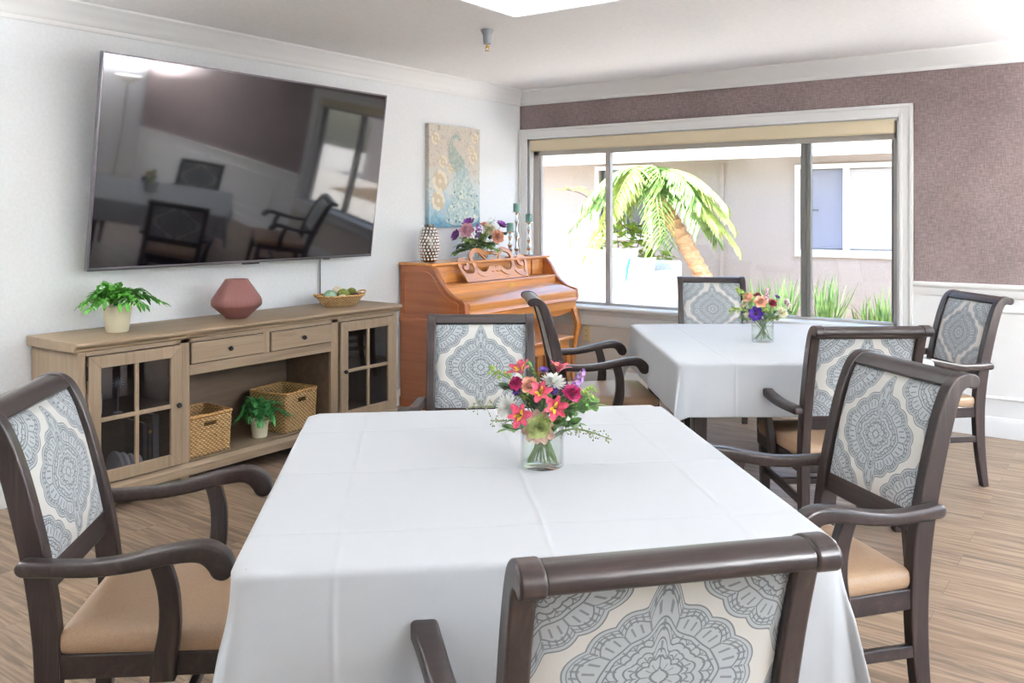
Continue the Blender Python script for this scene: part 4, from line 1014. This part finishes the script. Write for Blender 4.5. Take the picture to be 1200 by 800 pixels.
# near bouquet
VB = Vector((3.045,-4.212,.7362)); glass_vase(tuple(VB), .0525, .105, 'round clear glass vase of water holding the large bouquet on the near table')
S1 = .00208
def F1(px, py, t): return VB+rt3*((px-636)*S1)+tc*t+uz*((546-py)*S1-.0)
def R1(px, py): x = max(-.035, min(.035, (636-px)*S1*.6)); return VB+rt3*x+uz*.012+tc*rnd.uniform(-.025,.025)
g1 = 'flowers in the large bouquet on the near table'
L_ = [('lily',612,436,.035,(-.35,.25,.8),.040,'pink lily at the top of the near bouquet, next to a long green leaf',['pink','yellow'],'alstroemeria'),
 ('lily',655,437,.0,(.2,.0,1),.036,'pink lily opening upward highest in the near bouquet, above the flat white bloom',['pink','yellow'],'alstroemeria'),
 ('lily',633,457,.06,(-.05,.7,.5),.036,'pink lily in the middle of the near bouquet, beside the peach rose',['pink','yellow'],'alstroemeria'),
 ('lily',648,472,.07,(.15,.85,.3),.038,'pink striped lily hanging over the pale green ruffled head',['pink','yellow'],'alstroemeria'),
 ('lily',612,480,.065,(-.3,.9,.2),.038,'deep pink lily lowest in the near bouquet, under the big white bloom',['pink','yellow'],'alstroemeria'),
 ('mum',596,472,.05,(-.55,.8,.25),.034,'large white chrysanthemum with pale green centre facing out of the near bouquet',['white','kale'],'chrysanthemum'),
 ('mum',648,447,.03,(.15,.35,.9),.036,'flat white chrysanthemum on top of the near bouquet',['white','kale'],'chrysanthemum'),
 ('carnation',606,446,.045,(-.4,.7,.4),.020,'small magenta carnation tucked under the topmost pink lily',['magenta'],'carnation'),
 ('carnation',668,457,.05,(.4,.7,.5),.026,'bright magenta carnation beside the lilac flower spike of the near bouquet',['magenta'],'carnation'),
 ('spike',676,448,.02,(.4,.2,.9),.046,'lilac stock flower spike at the edge of the near bouquet',['lilac'],'stock_flower'),
 ('anemone',647,455,.045,(.1,.7,.7),.016,'small violet flower between the white chrysanthemum and the middle lilies',['violet'],'statice'),
 ('anemone',638,437,.0,(.0,.3,1),.017,'violet flower peeking out behind the two top lilies',['violet'],'statice'),
 ('anemone',607,455,.045,(-.4,.8,.3),.013,'tiny dark violet flower just above the big white chrysanthemum',['violet'],'statice'),
 ('rose',621,450,.045,(-.1,.7,.6),.026,'peach rose in the near bouquet beside the magenta carnation',['peach'],'rose'),
 ('kale',631,495,.055,(-.05,.9,.30),.042,'pale green ruffled head with blush edge above the rim of the near vase',['kale','kalepink'],'ornamental_kale')]
for k, px, py, t, d, s, lb, ms, nm in L_:
    dv = rt3*d[0]+tc*d[1]+uz*d[2]; bloom(k, F1(px, py, t), dv, s, lb, [FM[q] for q in ms], R1(px, py), g1, nm)
for k, px, py, t, s, lb, m_, sd in [('round',694,474,.02,.034,'sprig of broad dark green leaves beside the magenta carnation','green',1),('round',672,492,.05,.030,'rounded green leaf sprig hanging over the rim of the near vase','green',2),
 ('leaf',597,498,.05,.032,'green leaf sprig drooping below the lowest pink lily','green',3),('round',592,452,.03,.026,'small green leaf sprig above the big white chrysanthemum','dgreen',4),
 ('bud',578,436,-.01,.024,'lime green budding sprig reaching up out of the near bouquet','lime',5),('bud',692,460,.0,.026,'pale green budding sprig leaning toward the far table in the near bouquet','lime',6),
 ('airy',554,474,.03,.020,'trailing thread of tiny seeds stretching toward the console','seed',7),('airy',714,508,.06,.018,'airy trail of tiny seeds hanging lowest beside the near vase','seed',8),('airy',696,505,.02,.020,'airy seed spray hanging behind the lowest seed trail','seed',9),
 ('leaf',622,430,.03,.030,'long green leaf standing between the two top lilies','green',10),('bud',640,486,.07,.018,'sprig of green buds between the striped lily and the ruffled head','lime',11),('leaf',655,492,.06,.026,'narrow green leaf sprig at the side of the ruffled head','green',12),
 ('bud',612,462,.03,.020,'lime sprig between the peach rose and the big white chrysanthemum','lime',13),('leaf',672,478,.045,.028,'green leaf sprig under the magenta carnation','green',14),('bud',660,482,.03,.022,'lime sprig beside the striped lily','lime',15),('leaf',640,462,.02,.034,'green sprig in the heart of the near bouquet behind the middle lily','green',17),('round',625,470,.03,.028,'green leaf sprig between the two front pink lilies','dgreen',18),('leaf',660,465,.03,.034,'green leaf sprig behind the magenta carnation','green',19),('bud',684,468,.03,.030,'fresh green budding sprig above the broad dark leaves','green',20),('airy',578,488,.05,.018,'grey green seed spray drooping beneath the big white chrysanthemum','seed',16)]:
    sprig(k, F1(px, py, t), R1(px, py), s, lb, FM[m_], 'greenery in the large bouquet on the near table', sd)
# far bouquet
VF = Vector((2.765,-1.90,.7362)); glass_vase(tuple(VF), .052, .105, 'round clear glass vase holding the small bouquet on the far table')
S2 = .0041
def F2(px, py, t): return VF+rt3*((px-890.5)*S2)+tc*t+uz*((401-py)*S2)
def R2(px): return VF+rt3*max(-.035, min(.035, (890-px)*S2*.5))+uz*.012+tc*rnd.uniform(-.025,.025)
g2 = 'flowers in the small bouquet on the far table'
for k, px, py, t, d, s, lb, ms, nm in [('anemone',879,367,.06,(-.4,.9,.2),.042,'deep violet flower low over the rim of the far vase',['violet'],'anemone'),('rose',885,355,.04,(-.1,.8,.5),.036,'peach rose in the middle of the far bouquet',['peach'],'rose'),
 ('rose',873,350,.02,(-.5,.6,.6),.030,'coral rose beside the dark frame of the window chair in the far bouquet',['peach'],'rose'),('carnation',884,348,.01,(0,.4,1),.022,'burgundy carnation above the peach rose in the far bouquet',['burg'],'carnation'),('carnation',898,355,.05,(.2,.8,.5),.024,'burgundy carnation beside the pale chrysanthemum in the far bouquet',['burg'],'carnation'),
 ('spike',895,346,.0,(.1,.2,1),.040,'dusty lilac bloom topmost in the far bouquet',['rose'],'stock_flower'),('mum',909,366,.05,(.4,.8,.3),.034,'pale green and cream chrysanthemum at the lower edge of the far bouquet',['cream','kale'],'chrysanthemum'),('mum',916,356,.02,(.7,.5,.4),.034,'blush chrysanthemum farthest out over the grass side of the far bouquet',['blush','kale'],'chrysanthemum'),
 ('mum',867,356,.03,(-.7,.6,.4),.022,'small cream flower under the lime sprig of the far bouquet',['cream','kale'],'chrysanthemum'),('anemone',907,350,.0,(.4,.3,.9),.018,'tiny dark violet flower behind the blush chrysanthemum',['violet'],'statice'),('mum',870,369,.05,(-.4,.9,.0),.020,'small cream flower beside the deep violet bloom',['cream','kale'],'chrysanthemum')]:
    dv = rt3*d[0]+tc*d[1]+uz*d[2]; bloom(k, F2(px, py, t), dv, s, lb, [FM[q] for q in ms], R2(px), g2, nm)
for k, px, py, t, s, lb, m_, sd in [('bud',863,343,.0,.040,'tall lime sprig of the far bouquet','lime',21),('bud',855,364,.03,.036,'low lime sprig stretching sideways from the far bouquet','lime',22),('leaf',895,368,.06,.036,'green leaf sprig in the middle of the far bouquet','green',23),('leaf',905,372,.05,.034,'green leaf sprig under the pale chrysanthemum of the far bouquet','lime',24),('leaf',866,372,.04,.034,'green leaf sprig hanging beside the far vase','green',25),('round',920,366,.0,.030,'dark leaf sprig at the outer edge of the far bouquet','dgreen',26),('bud',889,362,.05,.030,'lime buds between the violet flower and the pale chrysanthemum','lime',27)]:
    sprig(k, F2(px, py, t), R2(px), s, lb, FM[m_], 'greenery in the small bouquet on the far table', sd)
# piano bouquet
VP = Vector((.21,-.80,1.0085)); t = glass_vase(tuple(VP), .05, .10, 'clear glass vase holding the bouquet on the piano behind the music desk')
S3 = .00655
def F3(px, py, t): return VP+rt3*((px-563)*S3)+tc*t+uz*((299-py)*S3)
g3 = 'flowers in the bouquet on the piano'
def R3(px): return VP+rt3*max(-.03, min(.03, (563-px)*S3*.4))+uz*.012+tc*rnd.uniform(-.02,.02)
for k, px, py, t, d, s, lb, ms, nm in [('anemone',549,260,.0,(-.3,.5,.8),.06,'purple flower topmost in the piano bouquet, in front of the canvas',['purple'],'anemone'),('rose',548,268,.05,(-.3,.8,.4),.07,'soft pink rose in the piano bouquet below the purple flower',['rose'],'rose'),('spike',560,268,.03,(0,.6,.8),.10,'lavender bloom in the middle of the piano bouquet',['lilac'],'stock_flower'),
 ('anemone',536,273,.02,(-.7,.6,.4),.055,'dark purple flower at the canvas end of the piano bouquet',['purple'],'anemone'),('anemone',585,262,.0,(.5,.5,.8),.052,'purple flower at the candlestick end of the piano bouquet',['purple'],'anemone'),('carnation',581,274,.05,(.4,.8,.4),.062,'peach carnation in the piano bouquet by the candlesticks',['peach'],'carnation'),
 ('rose',566,262,-.01,(.1,.4,.9),.04,'small peach rose behind the lavender bloom',['peach'],'rose'),('mum',572,266,.02,(.2,.7,.7),.065,'cream chrysanthemum in the piano bouquet between lavender and peach',['cream','kale'],'chrysanthemum')]:
    dv = rt3*d[0]+tc*d[1]+uz*d[2]; bloom(k, F3(px, py, t), dv, s, lb, [FM[q] for q in ms], R3(px), g3, nm)
for k, px, py, t, s, lb, m_, sd in [('round',534,292,.03,.055,'leaf sprig drooping toward the silver vase in the piano bouquet','green',31),('round',542,283,.05,.055,'green leaf sprig under the pink rose of the piano bouquet','green',32),('leaf',581,288,.06,.055,'bright leaf sprig hanging low by the candlesticks','lime',33),('round',590,271,.0,.05,'dark leaf sprig farthest toward the window in the piano bouquet','dgreen',34),
 ('leaf',562,280,.06,.055,'green leaf sprig under the lavender bloom','green',35),('leaf',570,281,.05,.055,'bright green leaf sprig under the cream chrysanthemum','lime',36),('round',551,279,.04,.055,'lime leaf sprig in the middle of the piano bouquet','lime',37),('airy',578,254,-.02,.05,'airy twig standing up behind the piano bouquet','seed',38),('leaf',545,276,.06,.07,'bright leaf sprig between the dark purple flower and the pink rose','lime',39),('leaf',556,287,.07,.07,'leafy green sprig over the rim of the piano vase','green',40),('round',575,283,.04,.065,'rounded green sprig below the peach carnation','green',41),('leaf',566,274,.03,.07,'green sprig in the heart of the piano bouquet','lime',42),('leaf',539,284,.02,.065,'dark sprig reaching toward the silver vase above the lowest leaves','dgreen',43)]:
    sprig(k, F3(px, py, t), R3(px), s, lb, FM[m_], 'greenery in the bouquet on the piano', sd)

# ------------------------------------------------------------------ courtyard
gm = speckle(mat('courtyard_paving', rough=.9), srgb(205,198,188), srgb(222,215,205), 6)
b = MB(); b.box((-12,.14,-.15),(16,9,-.02)); b.box((XR+.14,-20,-.15),(16,.14,-.02)); b.box((-12,-20,-.15),(XR+.14,YF-.14,-.02)); o = struct(b.build('ground', gm, smooth=0))
soilo = speckle(mat('planting_bed_soil', rough=.95), srgb(110,92,76), srgb(150,130,108), 14)
b = MB(); b.box((-8,3.3,-.02),(6,4.99,.01)); struct(b.build('planting_bed', soilo, smooth=0))
stucco = speckle(mat('greige_stucco', rough=.9), srgb(166,155,149), srgb(173,162,156), 40, bump=.2, bdist=.004)
white = mat('white_exterior_paint', srgb(238,238,236), .5)
bl = thing('neighbouring_house', 'single storey greige stucco house with white eaves across the courtyard', 'house', (0,5,0))
wins = [(-2.12,-1.32,1.06,1.97),(.78,2.55,.90,1.90)]
b = MB(); xs = [-7,-2.12,-1.32,.78,2.55,7]
b.box((-7,0,-.1),(-2.12,.2,2.5)); b.box((-1.32,0,-.1),(.78,.2,2.5)); b.box((2.55,0,-.1),(7,.2,2.5))
for x0, x1, z0, z1 in wins: b.box((x0,0,-.1),(x1,.2,z0)); b.box((x0,0,z1),(x1,.2,2.5))
b.build('wall', stucco, bl, smooth=0)
b = MB(); b.box((-.27,-.03,-.0),(-.22,0,2.0)); b.build('expansion_joint', stucco, bl)
b = MB(); b.box((-7,-.72,2.02),(7,-.68,2.22)); b.build('fascia', white, bl, bevel=.004)
b = MB(); b.box((-7,-.68,2.14),(7,0,2.16)); b.build('soffit', white, bl)
b = MB(); b.prism([(-.80,2.20),(-.80,2.24),(2.5,2.95),(2.5,2.9)], 'x', -7, 7); b.build('roof', speckle(mat('pale_roof', rough=.8), srgb(196,190,182), srgb(214,208,200), 20), bl, smooth=0)
b = MB(); b.prism([(-.79,2.13),(-.79,2.2),(-.74,2.21),(-.725,2.21),(-.725,2.12)], 'x', -7, 7); b.build('gutter', white, bl)
dg = mat('dark_window_glass', srgb(70,76,84), .1, spec=.8); blm = mat('white_blinds', srgb(222,222,226), .6)
for i, (x0, x1, z0, z1) in enumerate(wins):
    b = MB(); w_ = .06
    for q in ((x0-w_,x1+w_,z1,z1+w_),(x0-w_,x1+w_,z0-w_-.03,z0),(x0-w_,x0,z0,z1),(x1,x1+w_,z0,z1)): b.box((q[0],-.04,q[2]),(q[1],.02,q[3]))
    if i: b.box((1.30,-.02,z0),(1.37,.06,z1))
    else: b.box((-1.74,-.02,z0),(-1.70,.06,z1))
    f = b.build('window_frame', white, bl, bevel=.004)
    if i == 0: b = MB(); b.box((x0,.05,z0),(x1,.06,z1)); b.build('glass', dg, f, smooth=0)
    else:
        b = MB()
        for k in range(38): z = z0+.02+k*(z1-z0-.03)/38; b.box((x0,.06,z),(x1,.085,z+.018), 0)
        for x in (.98,1.16,1.5,1.8,2.1): b.box((x-.002,.056,z0),(x+.002,.0585,z1))
        b.box((x0,.09,z0),(x1,.095,z1)); b.build('blinds', blm, f, smooth=0)
        b = MB(); b.box((x0,.045,z0),(1.31,.05,z1)); b.build('insect_screen', glass_mat('insect_screen_mesh', (.84,.85,.9,1), .3), f, smooth=0)
        b = MB(); b.box((.86,-.01,1.38),(.99,.04,1.40)); b.build('latch', M['alu_dark'], f)
b = MB(); b.box((-3.2,-.03,0),(-3.12,.0,1.98)); b.build('door_trim', white, bl)
# unseen eave over the window, added to keep the sun off it
b = MB(); b.prism([(.14,2.40),(.14,2.52),(.40,2.46),(.40,2.30),(.38,2.30),(.38,2.40)], 'x', -2, XR+.6); struct(b.build('trim_8', white, smooth=0))
# rear house wall side wing closes the courtyard far to the side
# settee
st = thing('outdoor_settee', 'white wicker outdoor settee with white cushions in the courtyard', 'sofa', (-.93,2.62,0))
wkw = speckle(mat('white_wicker', rough=.7), srgb(206,212,216), srgb(232,236,238), 70, bump=.8, bdist=.006); cush_m = mat('white_outdoor_fabric', srgb(214,214,212), .85)
b = MB(); b.box((-.86,0,.04),(.84,.78,.32)); b.build('base', wkw, st, bevel=.02); b = MB(); b.box((-.86,.68,.32),(.84,.80,.80)); b.build('backrest', wkw, st, bevel=.03)
for s in (-1, 1): b = MB(); x = -.86 if s < 0 else .72; b.box((x,0,.32),(x+.12,.68,.62 if s < 0 else .70)); b.build('arm', wkw, st, bevel=.03)
for k in range(2): b = MB(); x = -.73+k*.725; b.box((x,-.02,.32),(x+.715,.60,.47)); b.build('seat_cushion', cush_m, st, smooth=60, bevel=.05, seg=4)
def pillow(label, loc, rz, lean, sx, sz, mats_, fn=None, group='pillows on the settee'):
    b = MB(); n = 12; top = []; 
    def f(side):
        def q(u, v):
            a, c = 2*u-1, 2*v-1; th = .085*(max(0, 1-abs(a)**2.6)*max(0, 1-abs(c)**2.6))**.6; pin = 1-.06*(1-a*a)*abs(c); pin2 = 1-.06*(1-c*c)*abs(a)
            return (a*sx/2*pin2, side*th, (c*pin+1)*sz/2)
        return q
    b.grid(f(-1), n, n); b.grid(f(1), n, n)
    o = b.build('throw_pillow', mats_, None, smooth=180); o.location = loc; o.rotation_euler = (lean, 0, rz); tag(o, label, 'pillow', group); return o
pillow('plain white back pillow nearest the piano end of the settee', (-1.52,3.10,.45), .1, -.22, .50, .46, cush_m)
pillow('plain white back pillow second from the piano end of the settee', (-1.08,3.08,.46), -.15, -.25, .50, .48, cush_m)
pillow('large plain white pillow in the middle of the settee, topmost', (-.74,3.03,.46), .1, -.2, .46, .50, cush_m)
pb = mat('white_pillow_blue_print', rough=.85); g = G(pb); co_ = g.coord(); s_ = g.new('ShaderNodeSeparateXYZ'); g.l.new(co_, s_.inputs[0])
def ell(cx, cz, rx, rz_): 
    dx = g.m('DIVIDE', g.m('SUBTRACT', s_.outputs[0], cx), rx); dz = g.m('DIVIDE', g.m('SUBTRACT', s_.outputs[2], cz), rz_); return g.m('ADD', g.m('MULTIPLY', dx, dx), g.m('MULTIPLY', dz, dz))
e1 = g.m('LESS_THAN', g.m('ADD', ell(-.12,.24,.026,.15), g.m('MULTIPLY', g.m('SUBTRACT', g.noise(co_, 22, 2), .5), 1.6)), 1)
e2 = ell(.06,.29,.07,.07); e2 = g.m('MULTIPLY', g.m('LESS_THAN', g.m('ABSOLUTE', g.m('SUBTRACT', e2, 1)), .32), g.m('LESS_THAN', s_.outputs[2], .33))
c = g.mix(e1, srgb(238,240,240), srgb(70,160,205)); c = g.mix(e2, c, srgb(150,200,225)); g.l.new(c, B(pb)['Base Color'])
pillow('white pillow with blue coral print near the free arm of the settee', (-.44,2.94,.46), -.12, -.22, .42, .40, pb)

# palm
tk = wood('palm_bark', srgb(214,168,128), srgb(196,148,108), srgb(150,104,72), 0, .6, .9, bump=.8)
pl = thing('palm_tree', 'leaning palm tree with a rough sunlit trunk and drooping fronds in the courtyard', 'tree', (.51,3.5,0))
b = MB(); P_ = catmull([(0,0,-.02),(-.20,0,.33),(-.42,0,.68),(-.64,0,1.05),(-.86,0,1.40),(-1.0,0,1.68),(-1.06,.0,1.84)], 12); n = len(P_)
rings = []
for i, p in enumerate(P_):
    u = i/(n-1); r0 = .095-.012*u+(.012 if i % 3 == 0 else 0); d = (P_[min(i+1,n-1)]-P_[max(i-1,0)]).normalized(); a = d.cross(Vector((0,1,0))).normalized(); c2 = a.cross(d)
    rings.append([p+a*r0*math.cos(2*PI*k/14)*(1+rnd.uniform(-.06,.06))+c2*r0*math.sin(2*PI*k/14)*(1+rnd.uniform(-.06,.06)) for k in range(14)])
b.rings(rings); b.build('trunk', tk, pl, smooth=30)
pg = speckle(mat('palm_green', rough=.55), srgb(96,134,62), srgb(150,180,96), 12); pg2 = speckle(mat('palm_green_yellow', rough=.55), srgb(146,168,74), srgb(190,198,112), 12)
for m_ in (pg, pg2): B(m_)['Transmission Weight'].default_value = 0
for k in range(36):
    a = 2*PI*k/36*1.618*2.5+.2; el = rnd.uniform(-.25,1.15); L0 = rnd.uniform(.75,1.2); c0_ = Vector((-1.06,0,1.82)); hd = Vector((math.cos(a), math.sin(a)*.8, 0)); R_ = []
    for i in range(11): u = i/10; R_.append(c0_+hd*L0*(u*math.cos(el*.8)+.1*u)+Vector((0,0,L0*(math.sin(el)*u*.62-.78*u*u))))
    if hd.x > .2:
        R_ = [c0_+(p-c0_)*.85 for p in R_]
    b = MB(); b.tube(R_, [.012]*4+[.008]*4+[.004]*3, 5)
    for i in range(1, 11):
        for h_ in (0, .33, .66):
            p = R_[i] if h_ == 0 or i == 10 else R_[i].lerp(R_[i+1], h_); d = (R_[i]-R_[i-1]).normalized(); sd = d.cross(Vector((0,0,1))).normalized()
            for q in (-1, 1): leaf(b, p, d*.7+sd*q+Vector((0,0,-.35+rnd.uniform(-.2,.2))), (0,0,1), .36*(1-.045*i)*rnd.uniform(.85,1.1), .030, 0, .2, .25)
    b.build('frond', pg if k % 3 else pg2, pl, smooth=180)
# shrub + vine
def shrub(label, loc, rx, ry, rz_, n, lf, m_, seed, name='leafy_shrub', stems=6):
    r = random.Random(seed); t = thing(name, label, 'shrub', loc); b = MB()
    for k in range(stems): a = r.uniform(0, 6.28); b.tube([(0,0,-.02),(rx*.3*math.cos(a),ry*.3*math.sin(a),rz_*.8),(rx*.7*math.cos(a),ry*.7*math.sin(a),rz_*1.6)], [.012,.008,.004], 6)
    b.build('stems', FM['stamen'], t); b = MB()
    for k in range(n):
        a, u, w_ = r.uniform(0, 6.28), r.uniform(-1,1), r.uniform(.35,1)**.5; q = math.sqrt(1-u*u); p = (rx*w_*q*math.cos(a), ry*w_*q*math.sin(a), rz_*(1+u*w_))
        leaf(b, p, (math.cos(a)+r.gauss(0,.6), math.sin(a)+r.gauss(0,.6), r.uniform(-.6,.6)), (0,0,1), lf*r.uniform(.7,1.2), lf*.75)
    b.build('foliage', m_, t, smooth=180); return t
yg = speckle(mat('shrub_yellow_green', rough=.5), srgb(110,150,40), srgb(190,208,80), 9)
shrub('yellow green round leaved shrub rising behind the courtyard settee', (-1.06,3.75,.20), .36,.3,.58, 520, .10, yg, 3)
shrub('low green round leaved shrub tip beside the trunk of the palm', (-.60,3.85,.25), .22,.2,.34, 150, .09, yg, 4)
t = thing('vine_branch', 'thin branch with yellow green leaves reaching past the window divider', 'plant', (-1.25,3.0,1.62)); b = MB(); b.tube(catmull([(.5,.4,-.5),(.1,.1,-.1),(-.08,0,.0),(-.30,0,.02)], 5), .006, 6); b.build('stem', FM['stamen'], t)
b = MB()
for k in range(16): u = k/15; leaf(b, (.1-.42*u,rnd.uniform(-.03,.03),.0+.02*u), (rnd.uniform(-1,.4),rnd.uniform(-1,1),rnd.uniform(-.5,.6)), (0,0,1), .075, .055)
b.build('leaves', pg2, t, smooth=180)
gr = speckle(mat('grass_green', rough=.55), srgb(66,106,56), srgb(122,150,84), 10)
def clump(label, x, y, h, n, seed):
    r = random.Random(seed); t = thing('grass_clump', label, 'grass', (x,y,.005), 0, 'strappy grass clumps along the courtyard wall'); b = MB()
    for k in range(n):
        a = r.uniform(0,6.28); d = Vector((math.cos(a)*r.uniform(.15,.9), math.sin(a)*r.uniform(.15,.9), 1)); leaf(b, (r.gauss(0,.04), r.gauss(0,.04), 0), d, (math.cos(a),math.sin(a),.01), h*r.uniform(.6,1.1), .022, 0, .2, r.uniform(-.1,.5))
    b.build('blades', gr, t, smooth=180)
clump('strappy grass clump behind the small bouquet', .62, 3.9, .55, 60, 1); clump('strappy grass clump just before the window mullion', .98, 3.8, .58, 60, 2)
clump('bright grass clump framed just past the dark window mullion', 1.42, 3.85, .62, 70, 3); clump('strappy grass clump in the corner of the window by the wainscot', 2.02, 3.9, .50, 60, 4); clump('small grass clump between the two larger ones past the mullion', 1.72, 4.3, .35, 40, 5)
b = MB(); b.box((-.06,-.05,0),(.06,.05,.62)); b.box((-.075,-.065,.62),(.075,.065,.66)); o = b.build('garden_post', mat('brown_post', srgb(120,96,82), .8), None, bevel=.005, loc=(2.24,4.4,.005)); tag(o, 'short brown garden post at the edge of the courtyard window view', 'post')

# ------------------------------------------------------------------ camera, world, light
cam = bpy.data.cameras.new('camera'); co = bpy.data.objects.new('camera', cam); COL.objects.link(co)
co.location = (4.2216, -5.9697, 1.35); co.rotation_euler = (PI/2, 0, math.radians(35.797))
cam.sensor_width = 36; cam.lens = 1017.2/1200*36; cam.shift_y = -150.1/1200; cam.clip_start = .05; cam.clip_end = 200
cam.dof.use_dof = False
bpy.context.scene.camera = co
w = bpy.data.worlds.new('sky'); bpy.context.scene.world = w; w.use_nodes = True; nt = w.node_tree; bg = nt.nodes['Background']
sk = nt.nodes.new('ShaderNodeTexSky'); sk.sky_type = 'NISHITA'; sk.sun_disc = False; sk.sun_elevation = math.radians(62); sk.sun_rotation = math.radians(150); sk.air_density = 1.0; sk.dust_density = 1.5; sk.ozone_density = 1
nt.links.new(sk.outputs[0], bg.inputs[0]); bg.inputs[1].default_value = .47
sl = bpy.data.lights.new('sun', 'SUN'); sl.energy = 8.5; sl.angle = math.radians(.6); sl.color = (1,.96,.9); so = bpy.data.objects.new('sun', sl); COL.objects.link(so)
sd = Vector((-.30,-.32,.90)).normalized()      # direction towards the sun
so.rotation_euler = sd.to_track_quat('Z', 'Y').to_euler(); so.location = (0,0,10)
sc_ = bpy.context.scene; vs = sc_.view_settings; vs.view_transform = 'Standard'; vs.look = 'None'; vs.gamma = 1; vs.exposure = 1.3; vs.use_curve_mapping = False
sc_.cycles.use_denoising = True; sc_.cycles.max_bounces = 10; sc_.cycles.transparent_max_bounces = 16
